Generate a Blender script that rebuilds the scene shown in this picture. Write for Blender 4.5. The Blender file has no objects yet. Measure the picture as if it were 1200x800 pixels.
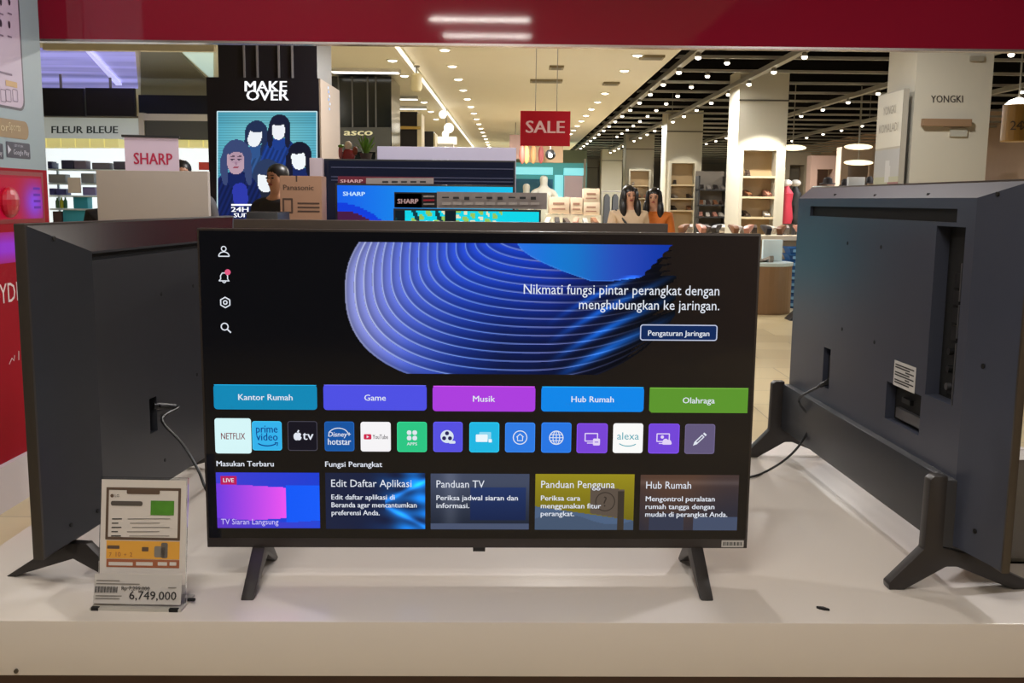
import bpy, bmesh, math, random
import numpy as np
from mathutils import Vector, Matrix
random.seed(4)
S = bpy.context.scene
C = S.collection
PI = math.pi

# ------------------------------------------------------------------ camera
T = 0.82                                    # height of the white platform
F, CYP, PITCH, ROLL = 1239.3, 423.1, 0.151, 0.0109
CAMZ = T + 0.6749
cp, sp = math.cos(PITCH), math.sin(PITCH)
cr, sr = math.cos(ROLL), math.sin(ROLL)
right0, dn0, fwd = Vector((1, 0, 0)), Vector((0, -sp, -cp)), Vector((0, cp, -sp))
rightv = right0 * cr - dn0 * sr
dnv = right0 * sr + dn0 * cr
cd = bpy.data.cameras.new('camera')
cd.sensor_width = 36
cd.lens = F / 1200 * 36
cd.shift_y = (CYP - 400) / 1200
cd.clip_start = 0.05
cd.clip_end = 200
cam = bpy.data.objects.new('camera', cd)
C.objects.link(cam)
M = Matrix((( rightv.x, -dnv.x, -fwd.x, 0), (rightv.y, -dnv.y, -fwd.y, 0), (rightv.z, -dnv.z, -fwd.z, CAMZ), (0, 0, 0, 1)))
cam.matrix_world = M
S.camera = cam

def ray(px, py):
    return rightv * ((px - 600) / F) + dnv * ((py - CYP) / F) + fwd
def at(px, py, Y):
    d = ray(px, py)
    return Vector((0, 0, CAMZ)) + d * (Y / d.y)
def fl(px, py, z):
    d = ray(px, py)
    return Vector((0, 0, CAMZ)) + d * ((z - CAMZ) / d.z)

# ------------------------------------------------------------------ view, world, lights
S.view_settings.view_transform = 'Standard'
S.view_settings.look = 'None'
S.view_settings.exposure = 0
S.view_settings.gamma = 1
S.view_settings.use_curve_mapping = False
def lin(c):
    return tuple((v / 255 / 12.92) if v / 255 <= .04045 else ((v / 255 + .055) / 1.055) ** 2.4 for v in c[:3])
w = bpy.data.worlds.new('world')
S.world = w
w.use_nodes = True
w.node_tree.nodes['Background'].inputs[0].default_value = (1.0, .96, .91, 1)
w.node_tree.nodes['Background'].inputs[1].default_value = 0.4

def area(name, loc, size, power, col=(1, .93, .84), rot=(0, 0, 0), sizey=None, shape=None):
    l = bpy.data.lights.new(name, 'AREA')
    l.shape = shape or ('RECTANGLE' if sizey else 'DISK')
    l.size = size
    if sizey: l.size_y = sizey
    l.energy = power
    l.color = col
    o = bpy.data.objects.new(name, l)
    o.location = loc
    o.rotation_euler = rot
    C.objects.link(o)
    return o
# booth spots and panels around the platform, with some added fill lights
area('booth_or_fill_spot', (0.15, 4.4, 3.28), .16, 31, (1, .95, .9), (math.radians(-25), 0, 0))
area('booth_or_fill_spot', (1.9, 3.0, 3.28), .16, 30, (.97, .96, 1), (0, math.radians(28), 0))
area('booth_or_fill_spot', (-1.7, 2.6, 3.28), .16, 16, (1, .95, .9), (0, math.radians(-26), 0))
area('booth_or_fill_spot', (-.9, 3.9, 3.28), .2, 27, (.97, .98, 1), (math.radians(22), math.radians(50), 0))  # added fill light, only there to brighten the kiosk
area('booth_or_fill_spot', (2.5, 3.9, 3.28), .2, 16, (1, .96, .92), (math.radians(20), 0, 0))  # added fill light for the right end of the fascia and the column
area('booth_or_fill_panel', (-.36, .53, 3.285), 1.0, 21, (1, .95, .88), (0, 0, 0), .07)
area('booth_or_fill_panel', (-.32, -.54, 3.285), .95, 21, (1, .95, .88), (0, 0, 0), .06)
area('booth_or_fill_panel', (0.4, -2.6, 3.27), 1.6, 30, (1, .93, .84), (0, 0, 0), 1.6)
area('booth_or_fill_panel', (4.2, -5.0, 3.27), 1.6, 120, (1, .92, .82), (0, 0, 0), 1.6)  # added light on the back wall, so the screen reflects it brighter
# hall lights further back
for (x, y, p) in [(-.5, 9, 110), (2.6, 8.2, 70), (5.9, 13.5, 80), (0.4, 15, 170), (3.0, 17, 130), (6.5, 17, 150), (-3.5, 12.5, 110), (0.4, 24, 240),
                  (3.2, 26, 210), (6.5, 26, 210), (0.4, 36, 300), (3.4, 38, 280), (8, 38, 280)]:
    area('hall_light', (x, y, 3.26), .3, p, (1, .98, .96))

# ------------------------------------------------------------------ materials
MATS = {}
def mat(name, col, rough=.5, metal=0, emit=None, est=1.0, noise=0, nscale=8, coat=0, trans=0, spec=None, bump=0, ior=None):
    if name in MATS: return MATS[name]
    m = bpy.data.materials.new(name)
    m.use_nodes = True
    nt = m.node_tree
    b = nt.nodes['Principled BSDF']
    c = lin(col) + (1,)
    b.inputs['Base Color'].default_value = c
    b.inputs['Roughness'].default_value = rough
    b.inputs['Metallic'].default_value = metal
    if coat: b.inputs['Coat Weight'].default_value = coat; b.inputs['Coat Roughness'].default_value = .06
    if trans: b.inputs['Transmission Weight'].default_value = trans
    if ior: b.inputs['IOR'].default_value = ior
    if spec is not None: b.inputs['Specular IOR Level'].default_value = spec
    if emit:
        b.inputs['Emission Color'].default_value = lin(emit) + (1,)
        b.inputs['Emission Strength'].default_value = est
    if noise or bump:
        tc = nt.nodes.new('ShaderNodeTexCoord')
        n = nt.nodes.new('ShaderNodeTexNoise'); n.inputs['Scale'].default_value = nscale; n.inputs['Detail'].default_value = 4
        nt.links.new(tc.outputs['Object'], n.inputs['Vector'])
        if noise:
            mx = nt.nodes.new('ShaderNodeMix'); mx.data_type = 'RGBA'
            mx.inputs['A'].default_value = tuple(v * (1 - noise) for v in c[:3]) + (1,)
            mx.inputs['B'].default_value = tuple(min(1, v * (1 + noise)) for v in c[:3]) + (1,)
            nt.links.new(n.outputs['Fac'], mx.inputs['Factor'])
            nt.links.new(mx.outputs['Result'], b.inputs['Base Color'])
        if bump:
            bp = nt.nodes.new('ShaderNodeBump'); bp.inputs['Strength'].default_value = bump
            nt.links.new(n.outputs['Fac'], bp.inputs['Height'])
            nt.links.new(bp.outputs['Normal'], b.inputs['Normal'])
    MATS[name] = m
    return m
def lit(col, st=1.0):
    """a pixel colour on a screen or a backlit sign"""
    k = 'lit_%d_%d_%d_%g' % (int(col[0]), int(col[1]), int(col[2]), st)
    if k in MATS: return MATS[k]
    m = mat(k, (4, 4, 5), .5, 0, col, st, spec=.1)
    return m
def picture_mat():
    if 'picture' in MATS: return MATS['picture']
    m = mat('picture', (4, 4, 5), .5, spec=.1)
    nt = m.node_tree
    a = nt.nodes.new('ShaderNodeAttribute'); a.attribute_name = 'Col'
    nt.links.new(a.outputs['Color'], nt.nodes['Principled BSDF'].inputs['Emission Color'])
    nt.nodes['Principled BSDF'].inputs['Emission Strength'].default_value = 1
    return m

# ------------------------------------------------------------------ mesh collector
_tc = {}
def text_geo(s, bold=0.0, res=2):
    k = (s, bold, res)
    if k in _tc: return _tc[k]
    cu = bpy.data.curves.new('t', 'FONT'); cu.body = s; cu.size = 1; cu.resolution_u = res; cu.offset = bold
    o = bpy.data.objects.new('t', cu); C.objects.link(o)
    dg = bpy.context.evaluated_depsgraph_get(); dg.update()
    me = bpy.data.meshes.new_from_object(o.evaluated_get(dg))
    v = [(q.co.x, q.co.y) for q in me.vertices]
    f = [tuple(p.vertices) for p in me.polygons]
    bpy.data.objects.remove(o); bpy.data.curves.remove(cu); bpy.data.meshes.remove(me)
    xs = [a[0] for a in v] or [0]; ys = [a[1] for a in v] or [0]
    _tc[k] = (v, f, min(xs), max(xs), min(ys), max(ys))
    return _tc[k]

class MB:
    def __init__(s, X=None):
        s.v = []; s.f = []; s.m = []; s.mats = []; s.X = X; s.cols = {}
    def mi(s, m):
        if m not in s.mats: s.mats.append(m)
        return s.mats.index(m)
    def add(s, vs, fs, m):
        b = len(s.v); i = s.mi(m)
        for p in vs:
            s.v.append(tuple(s.X @ Vector(p)) if s.X is not None else tuple(p))
        for f in fs:
            s.f.append(tuple(b + j for j in f)); s.m.append(i)
    def box(s, a, b, m):
        x0, x1 = sorted((a[0], b[0])); y0, y1 = sorted((a[1], b[1])); z0, z1 = sorted((a[2], b[2]))
        s.add([(x0, y0, z0), (x1, y0, z0), (x1, y1, z0), (x0, y1, z0), (x0, y0, z1), (x1, y0, z1), (x1, y1, z1), (x0, y1, z1)],
              [(0, 3, 2, 1), (4, 5, 6, 7), (0, 1, 5, 4), (1, 2, 6, 5), (2, 3, 7, 6), (3, 0, 4, 7)], m)
    def hexa(s, a, b, m):
        """a, b: two quads (4 points each, same order)"""
        s.add(list(a) + list(b), [(3, 2, 1, 0), (4, 5, 6, 7), (0, 1, 5, 4), (1, 2, 6, 5), (2, 3, 7, 6), (3, 0, 4, 7)], m)
    def quad(s, a, b, c, d, m): s.add([a, b, c, d], [(0, 1, 2, 3)], m)
    def prism(s, pts, off, m):
        """pts: closed 3D polygon, extruded by vector off"""
        n = len(pts); o = Vector(off)
        vs = [Vector(p) for p in pts] + [Vector(p) + o for p in pts]
        s.add(vs, [tuple(reversed(range(n))), tuple(range(n, 2 * n))] + [(i, (i + 1) % n, n + (i + 1) % n, n + i) for i in range(n)], m)
    def cyl(s, a, b, r, m, n=14, r2=None):
        a, b = Vector(a), Vector(b); d = (b - a).normalized(); r2 = r if r2 is None else r2
        u = d.orthogonal().normalized(); v = d.cross(u)
        vs = []
        for (c, rr) in ((a, r), (b, r2)):
            for i in range(n):
                t = 2 * PI * i / n
                vs.append(c + (u * math.cos(t) + v * math.sin(t)) * rr)
        s.add(vs, [tuple(reversed(range(n))), tuple(range(n, 2 * n))] + [(i, (i + 1) % n, n + (i + 1) % n, n + i) for i in range(n)], m)
    def tube(s, pts, r, m, n=8):
        P = [Vector(p) for p in pts]; vs = []; fs = []
        u = None
        for i, p in enumerate(P):
            d = (P[min(i + 1, len(P) - 1)] - P[max(i - 1, 0)]).normalized()
            if u is None: u = d.orthogonal().normalized()
            u = (u - d * u.dot(d)).normalized(); v = d.cross(u)
            for k in range(n):
                t = 2 * PI * k / n
                vs.append(p + (u * math.cos(t) + v * math.sin(t)) * r)
        for i in range(len(P) - 1):
            for k in range(n):
                fs.append((i * n + k, i * n + (k + 1) % n, (i + 1) * n + (k + 1) % n, (i + 1) * n + k))
        fs += [tuple(reversed(range(n))), tuple(range((len(P) - 1) * n, len(P) * n))]
        s.add(vs, fs, m)
    def lathe(s, prof, m, n=20, c=(0, 0, 0)):
        vs = []; fs = []
        for (r, z) in prof:
            for k in range(n):
                t = 2 * PI * k / n
                vs.append((c[0] + r * math.cos(t), c[1] + r * math.sin(t), c[2] + z))
        L = len(prof)
        for i in range(L - 1):
            for k in range(n):
                fs.append((i * n + k, i * n + (k + 1) % n, (i + 1) * n + (k + 1) % n, (i + 1) * n + k))
        fs += [tuple(reversed(range(n))), tuple(range((L - 1) * n, L * n))]
        s.add(vs, fs, m)
    def ball(s, c, r, m, nu=14, nv=9):
        rx, ry, rz = (r, r, r) if not hasattr(r, '__len__') else r
        vs = [(c[0], c[1], c[2] + rz)]; fs = []
        for j in range(1, nv):
            a = PI * j / nv
            for i in range(nu):
                t = 2 * PI * i / nu
                vs.append((c[0] + rx * math.sin(a) * math.cos(t), c[1] + ry * math.sin(a) * math.sin(t), c[2] + rz * math.cos(a)))
        vs.append((c[0], c[1], c[2] - rz)); e = len(vs) - 1
        for i in range(nu):
            fs.append((0, 1 + i, 1 + (i + 1) % nu)); fs.append((e, e - nu + (i + 1) % nu, e - nu + i))
        for j in range(nv - 2):
            for i in range(nu):
                a = 1 + j * nu
                fs.append((a + i, a + nu + i, a + nu + (i + 1) % nu, a + (i + 1) % nu))
        s.add(vs, fs, m)
    # --- flat drawing: P(u, w, k) -> 3D point; layers k lift the mark a hair off the surface
    def poly(s, P, pts, m, k=1): s.add([P(u, w_, k) for u, w_ in pts], [tuple(range(len(pts)))], m)
    def ring(s, P, outer, inner, m, k=1):
        n = len(outer)
        s.add([P(u, w_, k) for u, w_ in outer + inner], [(i, (i + 1) % n, n + (i + 1) % n, n + i) for i in range(n)], m)
    def rrect(s, P, x0, y0, x1, y1, r, m, k=1): s.poly(P, rr(x0, y0, x1, y1, r), m, k)
    def rframe(s, P, x0, y0, x1, y1, r, t, m, k=1): s.ring(P, rr(x0, y0, x1, y1, r), rr(x0 + t, y0 + t, x1 - t, y1 - t, max(r - t, 1e-5)), m, k)
    def disc(s, P, x, y, r, m, k=1, n=22, ry=None):
        ry = ry or r
        s.poly(P, [(x + r * math.cos(2 * PI * i / n), y + ry * math.sin(2 * PI * i / n)) for i in range(n)], m, k)
    def circ(s, P, x, y, r, t, m, k=1, n=24):
        s.ring(P, [(x + r * math.cos(2 * PI * i / n), y + r * math.sin(2 * PI * i / n)) for i in range(n)],
               [(x + (r - t) * math.cos(2 * PI * i / n), y + (r - t) * math.sin(2 * PI * i / n)) for i in range(n)], m, k)
    def stroke(s, P, pts, t, m, k=1):
        L = []; R = []
        for i, p in enumerate(pts):
            a = pts[max(i - 1, 0)]; b = pts[min(i + 1, len(pts) - 1)]
            dx, dy = b[0] - a[0], b[1] - a[1]; l = math.hypot(dx, dy) or 1
            nx, ny = -dy / l * t / 2, dx / l * t / 2
            L.append((p[0] + nx, p[1] + ny)); R.append((p[0] - nx, p[1] - ny))
        n = len(pts)
        s.add([P(u, w_, k) for u, w_ in L + R], [(i, i + 1, n + i + 1, n + i) for i in range(n - 1)], m)
    def text(s, P, txt, x, y, m, k=2, width=None, size=None, align='l', bold=0.0, shear=0, maxh=None):
        """baseline at y; width fits the string between its ink edges"""
        v, f, x0, x1, y0, y1 = text_geo(txt, 0)
        if width: sx = width / (x1 - x0)
        else: sx = size
        sy = size if size else sx
        ox = {'l': x - x0 * sx, 'r': x - x1 * sx, 'c': x - (x0 + x1) / 2 * sx}[align]
        d = 0 if not bold else (.024 if bold >= .01 else .012)
        for q in ((0,) if not d else (-d, 0, d)):
            s.add([P(ox + (a + q) * sx + b * sy * shear, y + b * sy, k + q * 3) for a, b in v], f, m)
    def image(s, P, x0, y0, x1, y1, nx, ny, fn, k=1):
        """colour grid; fn(u array, w array) (0..1, w up) -> (rgb 0..255 array ny,nx,3, mask)"""
        uu, ww = np.meshgrid((np.arange(nx) + .5) / nx, (np.arange(ny) + .5) / ny)
        rgb, mask = fn(uu, ww)
        rgb = np.clip(rgb / 255., 0, 1)
        rgb = np.where(rgb <= .04045, rgb / 12.92, ((rgb + .055) / 1.055) ** 2.4)
        b = len(s.v); m = picture_mat(); i = s.mi(m)
        for q in range(ny + 1):
            for p in range(nx + 1):
                s.v.append(tuple(P(x0 + (x1 - x0) * p / nx, y0 + (y1 - y0) * q / ny, k)))
        for q in range(ny):
            for p in range(nx):
                if mask is not None and not mask[q, p]: continue
                a = b + q * (nx + 1) + p
                s.cols[len(s.f)] = tuple(rgb[q, p])
                s.f.append((a, a + 1, a + nx + 2, a + nx + 1)); s.m.append(i)
    def build(s, name, parent=None, loc=None, rz=0, bevel=0, smooth=False, seg=2):
        me = bpy.data.meshes.new(name)
        me.from_pydata(s.v, [], s.f)
        for m in s.mats: me.materials.append(m)
        me.polygons.foreach_set('material_index', s.m)
        if s.cols:
            ca = me.color_attributes.new('Col', 'FLOAT_COLOR', 'CORNER')
            arr = np.zeros((len(me.loops), 4), np.float32); arr[:, 3] = 1
            st = np.zeros(len(me.polygons), np.int32); me.polygons.foreach_get('loop_start', st)
            for fi, c in s.cols.items(): arr[st[fi]:st[fi] + 4, :3] = c
            ca.data.foreach_set('color', arr.ravel())
        used = set(j for f in s.f for j in f)
        if bevel or len(used) < len(s.v):
            bm = bmesh.new(); bm.from_mesh(me)
            bmesh.ops.delete(bm, geom=[q for q in bm.verts if not q.link_faces], context='VERTS')
            if bevel:
                bm.normal_update()
                ed = [e for e in bm.edges if len(e.link_faces) == 2 and e.calc_face_angle(0) > .35]
                bmesh.ops.bevel(bm, geom=ed, offset=bevel, segments=seg, affect='EDGES', profile=.6, clamp_overlap=True)
            bm.to_mesh(me); bm.free()
        if smooth or bevel:
            for p in me.polygons: p.use_smooth = True
            me.set_sharp_from_angle(angle=math.radians(40))
        me.update()
        o = bpy.data.objects.new(name, me); C.objects.link(o)
        if parent: o.parent = parent
        if loc: o.location = loc
        if rz: o.rotation_euler.z = rz
        return o
def rr(x0, y0, x1, y1, r, n=4):
    pts = []
    r = min(r, (x1 - x0) / 2, (y1 - y0) / 2)
    for (cx, cy, a) in ((x1 - r, y1 - r, 0), (x0 + r, y1 - r, 90), (x0 + r, y0 + r, 180), (x1 - r, y0 + r, 270)):
        for i in range(n + 1):
            t = math.radians(a + 90 * i / n)
            pts.append((cx + r * math.cos(t), cy + r * math.sin(t)))
    return pts
def tag(o, label=None, cat=None, group=None, kind=None):
    if label: o['label'] = label
    if cat: o['category'] = cat
    if group: o['group'] = group
    if kind: o['kind'] = kind
    return o
def empty(name, loc=(0, 0, 0), rz=0, label=None, cat=None, group=None):
    o = bpy.data.objects.new(name, None); C.objects.link(o)
    o.location = loc; o.rotation_euler.z = rz; o.empty_display_size = .1
    return tag(o, label, cat, group)
def copy_tree(o, parent=None):
    c = o.copy(); C.objects.link(c)
    if parent: c.parent = parent
    for ch in list(o.children): copy_tree(ch, c)
    return c
def homog(quad, W, H):
    """photo quad TL, TR, BL, BR -> (u right 0..W, w up 0..H)"""
    dst = [(0, H), (W, H), (0, 0), (W, 0)]
    A = []; b = []
    for (x, y), (u, v) in zip(quad, dst):
        A += [[x, y, 1, 0, 0, 0, -u * x, -u * y], [0, 0, 0, x, y, 1, -v * x, -v * y]]; b += [u, v]
    h = np.linalg.solve(np.array(A, float), np.array(b, float))
    def g(x, y):
        d = h[6] * x + h[7] * y + 1
        return ((h[0] * x + h[1] * y + h[2]) / d, (h[3] * x + h[4] * y + h[5]) / d)
    return g

# ------------------------------------------------------------------ common materials
black_pl = mat('black_plastic', (44, 46, 52), .4, noise=.1, nscale=30)
gloss_black = mat('gloss_black_plastic', (26, 26, 30), .14)
blue_pl = mat('charcoal_back_plastic', (62, 66, 80), .33, noise=.05, nscale=20)
dark_pl = mat('dark_plastic', (22, 22, 24), .45)
leg_pl = mat('leg_plastic', (44, 40, 39), .42)
hole_m = mat('recess_black', (8, 8, 9), .7)
port_m = mat('port_metal', (120, 120, 125), .35, .8)
screen_m = mat('screen_glass', (5, 5, 6), .09, spec=.5)
lcd_m = mat('lcd_glass', (5, 5, 6), .09, spec=.5, emit=(11, 11, 14), est=1)
white_lb = mat('label_white', (205, 203, 200), .6)
ink = mat('ink_dark', (40, 40, 42), .6)
platform_m = mat('platform_laminate', (222, 214, 207), .24, noise=.025, nscale=3)

# ================================================================== SETTING
def struct(o): o['kind'] = 'structure'; return o
floor_m = mat('floor_tile', (196, 178, 142), .28)
nt = floor_m.node_tree
bk = nt.nodes.new('ShaderNodeTexBrick'); tc = nt.nodes.new('ShaderNodeTexCoord')
bk.inputs['Scale'].default_value = 1.0; bk.inputs['Brick Width'].default_value = 1.2; bk.inputs['Row Height'].default_value = .6
bk.inputs['Mortar Size'].default_value = .004
bk.inputs['Color1'].default_value = lin((206, 188, 148)) + (1,); bk.inputs['Color2'].default_value = lin((182, 163, 124)) + (1,)
bk.inputs['Mortar'].default_value = lin((135, 120, 92)) + (1,)
nt.links.new(tc.outputs['Object'], bk.inputs['Vector']); nt.links.new(bk.outputs['Color'], nt.nodes['Principled BSDF'].inputs['Base Color'])
b = MB(); b.box((-14, -7, -.1), (16, 62, 0), floor_m); struct(b.build('floor'))
CZ = 3.35
ceil_m = mat('ceiling_cream', (226, 221, 208), .6, noise=.02, nscale=1.5)
ceil_w = mat('ceiling_white', (226, 222, 205), .6, noise=.02, nscale=1.5)
dark_ceil = mat('ceiling_black', (15, 14, 14), .8, noise=.2, nscale=2, spec=0)
bar_m = mat('ceiling_bar', (158, 156, 150), .5)
b = MB(); b.box((-1.4, -7, CZ), (2.05, 62, CZ + .1), ceil_m); struct(b.build('ceiling'))
b = MB(); b.box((-14, -7, CZ - .03), (-1.4, 62, CZ + .1), ceil_w); struct(b.build('ceiling'))
b = MB(); b.box((2.05, -7, CZ + .55), (16, 62, CZ + .65), dark_ceil)
b.box((2.05, -7, CZ), (2.09, 62, CZ + .6), dark_ceil)
Y = 8.8
while Y < 56:
    b.box((2.12, Y - .03, CZ + .1), (16, Y + .03, CZ + .14), bar_m)
    Y += 1.55
struct(b.build('ceiling'))
wall_m = mat('wall_plaster', (205, 196, 180), .6, noise=.04, nscale=2)
wall_g = mat('wall_grey', (120, 116, 108), .6, noise=.05, nscale=2)
wall_d = mat('wall_dark', (34, 32, 31), .7, noise=.1)
wall_b = mat('wall_beige', (178, 150, 128), .6, noise=.04)
b = MB(); b.box((-14, 60, 0), (16, 60.3, 3.9), wall_m); struct(b.build('wall_far'))
b = MB(); b.box((12.2, 6, 0), (12.5, 60, 3.9), wall_b); struct(b.build('wall_right'))
b = MB(); b.box((-9, 6, 0), (-8.7, 60, 3.9), wall_g); struct(b.build('wall_left'))
b = MB(); b.box((-14, -7.3, 0), (.9, -7, 3.9), wall_d); b.box((.9, -7.3, 0), (16, -7, 3.9), wall_b); struct(b.build('wall_back'))

# ------------------------------------------------------------------ display platform
b = MB()
FLx, FLy, FRx, FRy = -.994, 1.609, 1.45, 1.657
q0 = [(FLx, FLy, T - .094), (FRx, FRy, T - .094), (FRx, 2.97, T - .094), (FLx, 2.965, T - .094)]
q1 = [(p[0], p[1], T) for p in q0]
pf = empty('display_platform', (0, 0, 0), 0, 'wide white laminate display platform carrying the three large televisions in front', 'platform')
b.hexa(q0, q1, platform_m); o = b.build('platform_top', pf, bevel=.004)
b = MB(); b.hexa([(FLx + .03, FLy + .05, 0), (FRx - .03, FRy + .05, 0), (FRx - .03, 2.93, 0), (FLx + .03, 2.93, 0)],
                 [(FLx + .03, FLy + .05, T - .094), (FRx - .03, FRy + .05, T - .094), (FRx - .03, 2.93, T - .094), (FLx + .03, 2.93, T - .094)], mat('platform_base', (84, 62, 54), .5))
b.build('platform_base', pf)
b = MB(); p = at(19, 786, 1.6115); b.cyl((p.x, p.y - .002, p.z), (p.x, p.y + .01, p.z), .0035, mat('screw', (90, 84, 76), .4, .6)); tag(b.build('screw_head', pf), 'small grey screw in the platform front')
b = MB(); p = fl(964, 714, T)
b.prism([(p.x - .009, p.y + .006, T), (p.x + .002, p.y + .004, T), (p.x + .01, p.y - .006, T), (p.x + .001, p.y - .004, T), (p.x - .006, p.y + .001, T)], (0, 0, .004), hole_m)
tag(b.build('plastic_scrap'), 'tiny black plastic scrap lying on the white platform near its front edge', 'scrap')

# ------------------------------------------------------------------ centre television
W, H, BZ = .9664, .5636, .0588
tv = empty('television', (-.0554, 1.8218, T), .0274, 'lit television showing a blue swirl menu screen, facing front on the white platform', 'television')
frame_m = mat('tv_frame', (52, 46, 44), .3)
b = MB(); b.box((-W / 2, .001, BZ), (W / 2, .016, BZ + H), frame_m); b.build('frame', tv, bevel=.0015)
b = MB(); b.hexa([(-W / 2 + .01, .015, BZ + .01), (W / 2 - .01, .015, BZ + .01), (W / 2 - .01, .015, BZ + H - .01), (-W / 2 + .01, .015, BZ + H - .01)],
                 [(-W / 2 + .07, .06, BZ + .03), (W / 2 - .07, .06, BZ + .03), (W / 2 - .07, .06, BZ + H - .09), (-W / 2 + .07, .06, BZ + H - .09)], black_pl)
b.build('back_cover', tv)
scr = MB(); scr.box((-W / 2 + .004, -.0002, BZ + .018), (W / 2 - .004, .002, BZ + H - .004), lcd_m)
screen = scr.build('screen', tv)
b = MB(); b.box((-.011, .002, BZ - .007), (.011, .02, BZ + .001), dark_pl); tag(b.build('receiver', tv), 'small black receiver bump under the screen')
def Pc(u, w_, k): return (u - W / 2, -.0003 - .00025 * k, BZ + w_)
hc = homog([(232, 268), (892, 277), (240, 640), (877, 641)], W, H)
PXS = W / 649.                                     # metres per photo pixel on this screen
def U(x, y): return hc(x, y)
def boxpx(x0, y0, x1, y1):
    a = U(x0, y1); c = U(x1, y0); d = U(x0, y0); e = U(x1, y1)
    return ((a[0] + d[0]) / 2, (a[1] + e[1]) / 2, (c[0] + e[0]) / 2, (c[1] + d[1]) / 2)
def P0(u, w_, k): return (u - W / 2, .0008 - .00025 * k, BZ + w_)
b = MB(); x0, y0, x1, y1 = boxpx(847, 631.5, 873, 639.5); b.rrect(P0, x0, y0, x1, y1, .001, white_lb, 1)
for i in range(16):
    xx = x0 + .003 + i * (x1 - x0 - .006) / 16; b.poly(P0, [(xx, y0 + .003), (xx + .0009 + .0008 * (i % 3 == 0), y0 + .003), (xx + .0009 + .0008 * (i % 3 == 0), y1 - .003), (xx, y1 - .003)], ink, 2)
tag(b.build('barcode_sticker', tv), 'white barcode sticker at the lower right corner of the frame')

white = lit((225, 230, 240)); soft = lit((190, 198, 225))
# hero picture
def hero(u, v):
    x = 404 + u * 388; y = 438 - v * 151
    rgb = np.zeros(x.shape + (3,))
    mask = np.zeros(x.shape, bool)
    for i in range(21):
        left = 406 + 10.4 * i + .02 * i * i; bot = 455 - 10.6 * i + .06 * i * i
        cx = 606 + 5.2 * i; cy = 300 - 5.0 * i; rl = cx - left; rr_ = 205 + 2.2 * i; ry = bot - cy
        dx = np.where(x < cx, (cx - x) / rl, (x - cx) / rr_); dy = np.abs(y - cy) / ry
        cyl = 342 - 4.2 * i; ryl = np.where(y > cyl, bot - cyl, 115 + 3 * i)
        dy = np.where(x < cx, np.abs(y - cyl) / ryl, dy)
        n = np.where(x < cx, np.where(y > cyl, 2.5, 2.3), 2.05)
        e = (dx ** n + dy ** n) ** (1 / n)
        ins = (e < 1)
        gx = np.where(x < cx, dx / rl, dx / rr_); gy = np.where(x < cx, dy / ryl, dy / ry)
        g = np.maximum(np.hypot(gx, gy) / np.maximum(e, 1e-6), 1e-6)
        depth = (1 - e) / g
        if i == 0: mask |= ins
        sh = np.exp(-np.clip(depth, 0, 99) / 11)[..., None]
        def ramp(t, stops):
            return np.stack([np.interp(t, [q[0] for q in stops], [q[1][k] for q in stops]) for k in range(3)], -1)
        hor = ramp(x, [(404, (168, 176, 252)), (440, (140, 152, 250)), (480, (92, 118, 246)), (540, (44, 86, 240)), (610, (24, 70, 226)), (680, (16, 50, 180)), (740, (10, 34, 120)), (790, (4, 12, 44))])
        low = np.clip((y - 318) / 90, 0, 1)[..., None] * np.clip((x - 470) / 120, 0, 1)[..., None]
        lo = hor * (1 - .62 * low)
        col = lo * (1.16 - .62 * sh)
        wgt = np.exp(-((depth - .9) / .9) ** 2)[..., None] * (.85 if i else .4)
        hi = ramp(x, [(404, (226, 230, 255)), (470, (170, 190, 255)), (560, (110, 150, 250)), (640, (130, 140, 220)), (720, (100, 110, 170)), (790, (20, 30, 60))])
        col = col * (1 - wgt) + hi * wgt
        rgb[ins] = col[ins]
    # broad blue sweep at the upper right
    edge = 287 + 42 * np.clip((x - 606) / 86, 0, 1) ** .62 - np.clip(x - 715, 0, 99) * .12
    s = (x > 606) & (y < edge) & (x < 788 - (y - 287) * .95 - 3 * np.abs(np.sin(y * .45)))
    t = np.clip((x - 606) / 180, 0, 1)
    c2 = np.stack([34 + 12 * np.sin(x / 22) - 14 * t, 112 + 26 * np.exp(-((x - 668) / 40) ** 2) - 62 * t, 226 - 66 * t], -1)
    rgb[s] = c2[s]; mask |= s
    rim = s & (np.abs(y - edge) < 1.3); rgb[rim] = rgb[rim] * .6 + np.array([90, 140, 240.]) * .4
    # the lower right sinks into the dark with teal bands
    d = (x - 640) * .62 + (y - 330) * 1.0
    reg = ((x > 600) & ~s)[..., None]
    fade = np.clip(1.15 - np.clip(x - 620, 0, 999) / 165 - np.clip(y - 400, 0, 99) / 240, .04, 1)[..., None]
    rgb = np.where(reg, rgb * fade, rgb)
    for (off, wd, am) in ((58, 4, .7), (80, 4.5, .9), (104, 5, 1), (128, 6, 1)):
        bb = np.exp(-((d - off - 8 * np.sin(x / 60)) / wd) ** 2) * np.clip((x - 640) / 60, 0, 1) * np.clip((806 - x) / 90, 0, 1) * (y > 322)
        rgb = rgb + am * bb[..., None] * np.array([16, 84, 165.]); mask |= (bb > .2)
    return rgb, mask & (rgb.sum(-1) > 16)
b = MB(); x0, y0, x1, y1 = boxpx(404, 287, 792, 438)
b.image(Pc, x0, y0, x1, y1, 388, 151, hero, 0)
tag(b.build('hero_picture', screen), 'large blue picture of nested swirling ridges')
b = MB()
x1_, w1_ = U(842, 347); b.text(Pc, 'Nikmati fungsi pintar perangkat dengan', U(843, 347)[0], U(700, 346)[1], white, 3, width=228 * PXS, align='r', size=.0178 / .73 * .73 / .72)
b.text(Pc, 'menghubungkan ke jaringan.', U(843, 364)[0], U(700, 363)[1], white, 3, width=164 * PXS, align='r', size=.0245)
b.build('headline_text', screen)
b = MB(); x0, y0, x1, y1 = boxpx(751, 381, 841, 399.5)
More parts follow.
